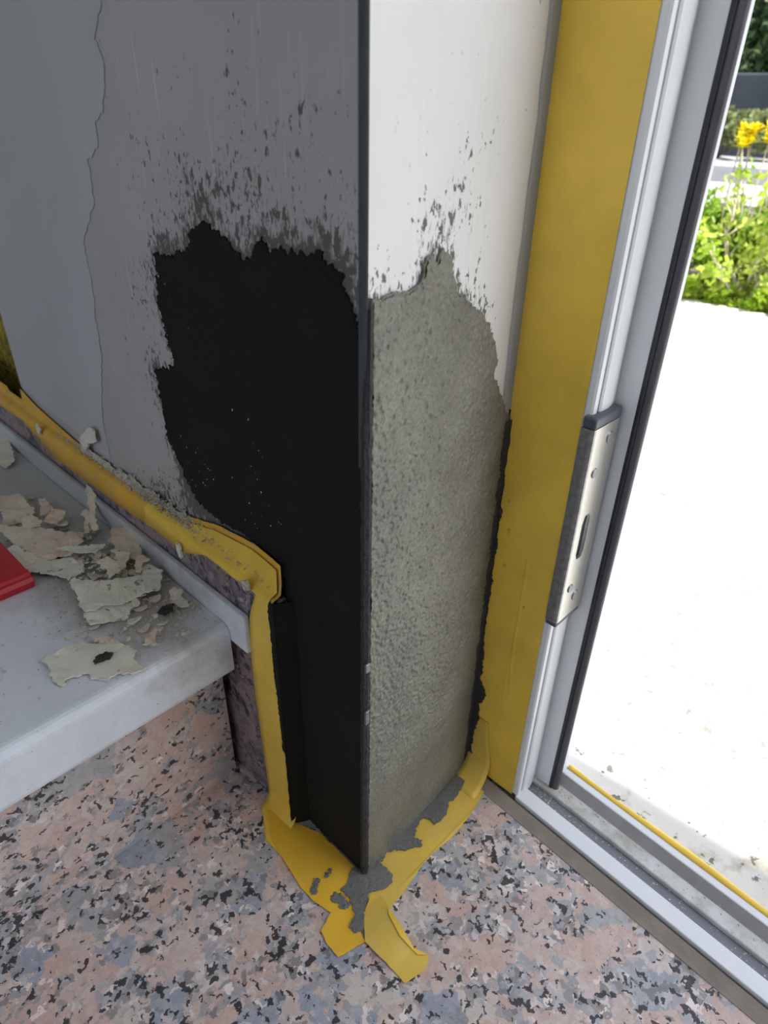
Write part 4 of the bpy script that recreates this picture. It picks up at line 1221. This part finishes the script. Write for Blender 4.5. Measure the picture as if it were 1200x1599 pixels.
# red plastic tray, its front corner in view
red = empty('plastic_tray', (-0.13, 0.30, TZ))
tag(red, 'red plastic tray corner with stepped rim at the left picture edge', 'tray')
RX = -0.0968
prof = [(0.277, TZ + 0.0005), (0.2762, TZ + 0.006), (0.2775, TZ + 0.0095), (0.2795, TZ + 0.0100), (0.2803, TZ + 0.0130), (0.2835, TZ + 0.0140), (0.2860, TZ + 0.0118), (0.344, TZ + 0.0112), (0.346, TZ + 0.0090), (0.346, TZ + 0.0005)]
prism('tray_body', prof, 'x', -0.30, RX, M['red'], red, bevel=0.0004)
box('end_rib', (RX - 0.0005, 0.2785, TZ + 0.0010), (RX + 0.0012, 0.344, TZ + 0.0080), M['red'], red, 0.0005)

# ================================================================ OUTSIDE PLANTS
def leaves_mesh(name, centres, size, m, parent, n_per, spread, seed):
    rnd = random.Random(seed)
    verts, faces = [], []
    for c, r in centres:
        for i in range(n_per):
            d = Vector((rnd.gauss(0, 1), rnd.gauss(0, 1), rnd.gauss(0, 1)))
            d.normalize()
            p = Vector(c) + d * r * (rnd.random() ** 0.4)
            ax = Vector((rnd.gauss(0, 1), rnd.gauss(0, 1), rnd.gauss(0.4, 0.7))).normalized()
            sd = ax.cross(Vector((rnd.gauss(0, 1), rnd.gauss(0, 1), rnd.gauss(0, 1)))).normalized()
            nn = ax.cross(sd)
            L_ = size * rnd.uniform(0.6, 1.3); W = L_ * 0.30
            b = len(verts)
            verts += [p, p + ax * L_ * 0.45 + sd * W + nn * W * 0.35, p + ax * L_, p + ax * L_ * 0.45 - sd * W + nn * W * 0.35]
            faces += [(b, b + 1, b + 2), (b, b + 2, b + 3)]
    o = mesh_obj(name, verts, faces, m, parent)
    o['kind'] = 'stuff'
    return o

def shrub(label, base, height, seed, mleaf, mbark, n_main=4, leaf=0.03, n_leaf=26, spread=0.5, name='shrub', group=None):
    rnd = random.Random(seed)
    root = empty(name, base)
    tag(root, label, 'shrub', group)
    centres = []
    for i in range(n_main):
        az = 2 * math.pi * (i + rnd.random() * 0.7) / n_main
        pts = [Vector(base)]
        d = Vector((math.cos(az) * spread, math.sin(az) * spread, 1)).normalized()
        nseg = 6
        for s in range(nseg):
            d = (d + Vector((rnd.gauss(0, 0.16), rnd.gauss(0, 0.16), 0.06))).normalized()
            pts.append(pts[-1] + d * height / nseg * rnd.uniform(0.85, 1.1))
        bm = bmesh.new()
        r0 = height * 0.020
        tube(bm, pts, [r0 * (1 - 0.75 * j / nseg) for j in range(nseg + 1)], 6)
        for s in range(2, nseg + 1):
            for b_ in range(2):
                dd = (d + Vector((rnd.gauss(0, 0.6), rnd.gauss(0, 0.6), 0.2))).normalized()
                e = pts[s] + dd * height * 0.2
                tube(bm, [pts[s], (pts[s] + e) / 2 + Vector((0, 0, 0.01)), e], [r0 * 0.4, r0 * 0.3, r0 * 0.15], 5)
                centres.append((e, height * 0.11))
        centres.append((pts[-1], height * 0.12))
        bm_obj('branch', bm, mbark, root, True)
    leaves_mesh('foliage', centres, leaf, mleaf, root, n_leaf, 1, seed)
    return root

shrub('lime green leafy shrub with pale forked stems at the terrace edge', (2.10, 0.47, -0.05), 0.36, 3, M['leaf_lime'], M['bark_pale'], 5, 0.026, 16, 0.45)
shrub('lime green shrub at the right picture edge by the terrace', (2.10, 0.38, -0.05), 0.36, 5, M['leaf_lime'], M['bark_pale'], 4, 0.026, 14, 0.35)
shrub('low bright green shrub behind the door frame edge', (2.28, 0.74, -0.05), 0.30, 8, M['leaf_green'], M['bark_pale'], 6, 0.026, 34, 0.7)
shrub('low bright green ground shrub between the lime shrubs', (2.35, 0.56, -0.05), 0.20, 9, M['leaf_green'], M['bark_pale'], 7, 0.026, 40, 0.9)
for i, (gx, gy, gh) in enumerate(((2.06, 0.66, 0.06), (2.05, 0.56, 0.05), (2.06, 0.44, 0.06), (2.05, 0.33, 0.07))):
    shrub('low clump of bright leaves right at the terrace edge, %s' % ('farthest left', 'second from left', 'third from left', 'farthest right')[i], (gx, gy, -0.05), gh + 0.05, 40 + i, M['leaf_lime'], M['bark_pale'], 6, 0.022, 22, 1.2, 'ground_cover', 'clumps of leaves along the terrace edge')
shrub('green ground shrub at the right end of the terrace edge', (2.20, 0.28, -0.05), 0.17, 10, M['leaf_green'], M['bark_pale'], 6, 0.026, 40, 0.9)
shrub('dense green shrub filling in behind the lime ones', (2.62, 0.66, -0.05), 0.24, 12, M['leaf_green'], M['bark_pale'], 7, 0.03, 40, 0.7)
shrub('grey olive bush in front of the slate wall', (8.5, 3.05, -0.02), 0.42, 14, M['leaf_olive'], M['bark_dark'], 6, 0.07, 40, 0.9)
shrub('grey olive bush further right by the road', (8.5, 2.45, -0.02), 0.42, 15, M['leaf_olive'], M['bark_dark'], 6, 0.07, 40, 0.9)
# yellow flowering plant
def flower_plant(label, base, heads, seed):
    rnd = random.Random(seed)
    root = empty('flowering_plant', base)
    tag(root, label, 'plant', 'yellow flowering plants behind the shrubs')
    for hx, hy, hz in heads:
        bm = bmesh.new()
        b = Vector(base); e = Vector((hx, hy, hz))
        mid = (b + e) / 2 + Vector((rnd.gauss(0, 0.02), rnd.gauss(0, 0.02), 0.03))
        tube(bm, [b, mid, e], [0.004, 0.003, 0.002], 5)
        bm_obj('stem', bm, M['bark_pale'], root, True)
        verts, faces = [], []
        for ring in range(3):
            for p in range(9):
                az = 2 * math.pi * (p + 0.3 * ring) / 9 + rnd.gauss(0, 0.1)
                el = (0.2, 0.6, 1.05)[ring]
                d = Vector((math.cos(az) * math.cos(el), math.sin(az) * math.cos(el), math.sin(el)))
                s = Vector((-math.sin(az), math.cos(az), 0))
                L_ = 0.034 * rnd.uniform(0.8, 1.2)
                q = len(verts)
                verts += [e, e + d * L_ * 0.6 + s * L_ * 0.3, e + d * L_, e + d * L_ * 0.6 - s * L_ * 0.3]
                faces += [(q, q + 1, q + 2), (q, q + 2, q + 3)]
        mesh_obj('blossom', verts, faces, M['petal'], root)
flower_plant('tall stem plant with yellow blossoms left of the other', (2.34, 0.64, -0.05), [(2.30, 0.665, 0.415), (2.31, 0.635, 0.44), (2.28, 0.650, 0.400), (2.33, 0.675, 0.438), (2.30, 0.64, 0.412)], 1)
flower_plant('tall stem plant with yellow blossoms at the picture edge', (2.36, 0.56, -0.05), [(2.31, 0.590, 0.445), (2.33, 0.575, 0.43), (2.29, 0.580, 0.415), (2.30, 0.56, 0.46)], 2)
# kerb, dark wall, trees
kerb = tag(box('road_kerb', (5.9, -12, -0.02), (6.05, 20, 0.10), M['kerb'], bevel=0.01), 'low concrete kerb beside the pale road', 'kerb')
sw = tag(box('garden_wall', (9.0, -14, -0.02), (9.25, 26, 0.80), M['slate_wall'], bevel=0.02), 'dark slate grey wall across the road', 'wall')
def tree(label, base, h, seed, m, leaf=0.15, n=420):
    rnd = random.Random(seed)
    root = empty('tree', base)
    tag(root, label, 'tree', 'dark trees across the road')
    bm = bmesh.new()
    pts = [Vector(base) + Vector((rnd.gauss(0, 0.05) * s, rnd.gauss(0, 0.05) * s, h * 0.8 * s / 5)) for s in range(6)]
    tube(bm, pts, [0.14 * (1 - s / 7) for s in range(6)], 8)
    bm_obj('trunk', bm, M['bark_dark'], root, True)
    cs = []
    for i in range(22):
        a = rnd.random() * 6.28; r = rnd.random() ** 0.5 * h * 0.30
        cs.append((Vector(base) + Vector((math.cos(a) * r, math.sin(a) * r, h * rnd.uniform(0.12, 1.0))), h * 0.17))
    leaves_mesh('foliage', cs, leaf, m, root, n, 1, seed)
for i, (x, y, lab) in enumerate(((11.3, 3.9, 'dark tree just right of the door frame across the road'), (11.3, 6.8, 'dark tree mostly hidden by the door frame'),
        (11.3, 1.0, 'dark tree beyond the right picture edge'), (15.0, 5.4, 'dark tree farthest back behind the others'))):
    tree(lab, (x, y, -0.02), 3.2, 30 + i, M['leaf_dark'])
# bright leafy sprig hanging into the top right corner
sprig = empty('leafy_twig', (2.0, 0.56, 1.1))
tag(sprig, 'bright green twig hanging at the top right corner', 'twig')
bm = bmesh.new()
tube(bm, [(2.05, 0.40, 2.0), (2.02, 0.50, 1.2), (2.0, 0.575, 0.80), (2.0, 0.590, 0.74)], [0.012, 0.008, 0.004, 0.002], 6)
bm_obj('branch', bm, M['bark_pale'], sprig, True)
leaves_mesh('foliage', [((2.0, 0.59, 0.76), 0.03), ((2.0, 0.56, 0.83), 0.05), ((2.01, 0.53, 0.95), 0.09)], 0.035, M['leaf_lime'], sprig, 10, 1, 77)
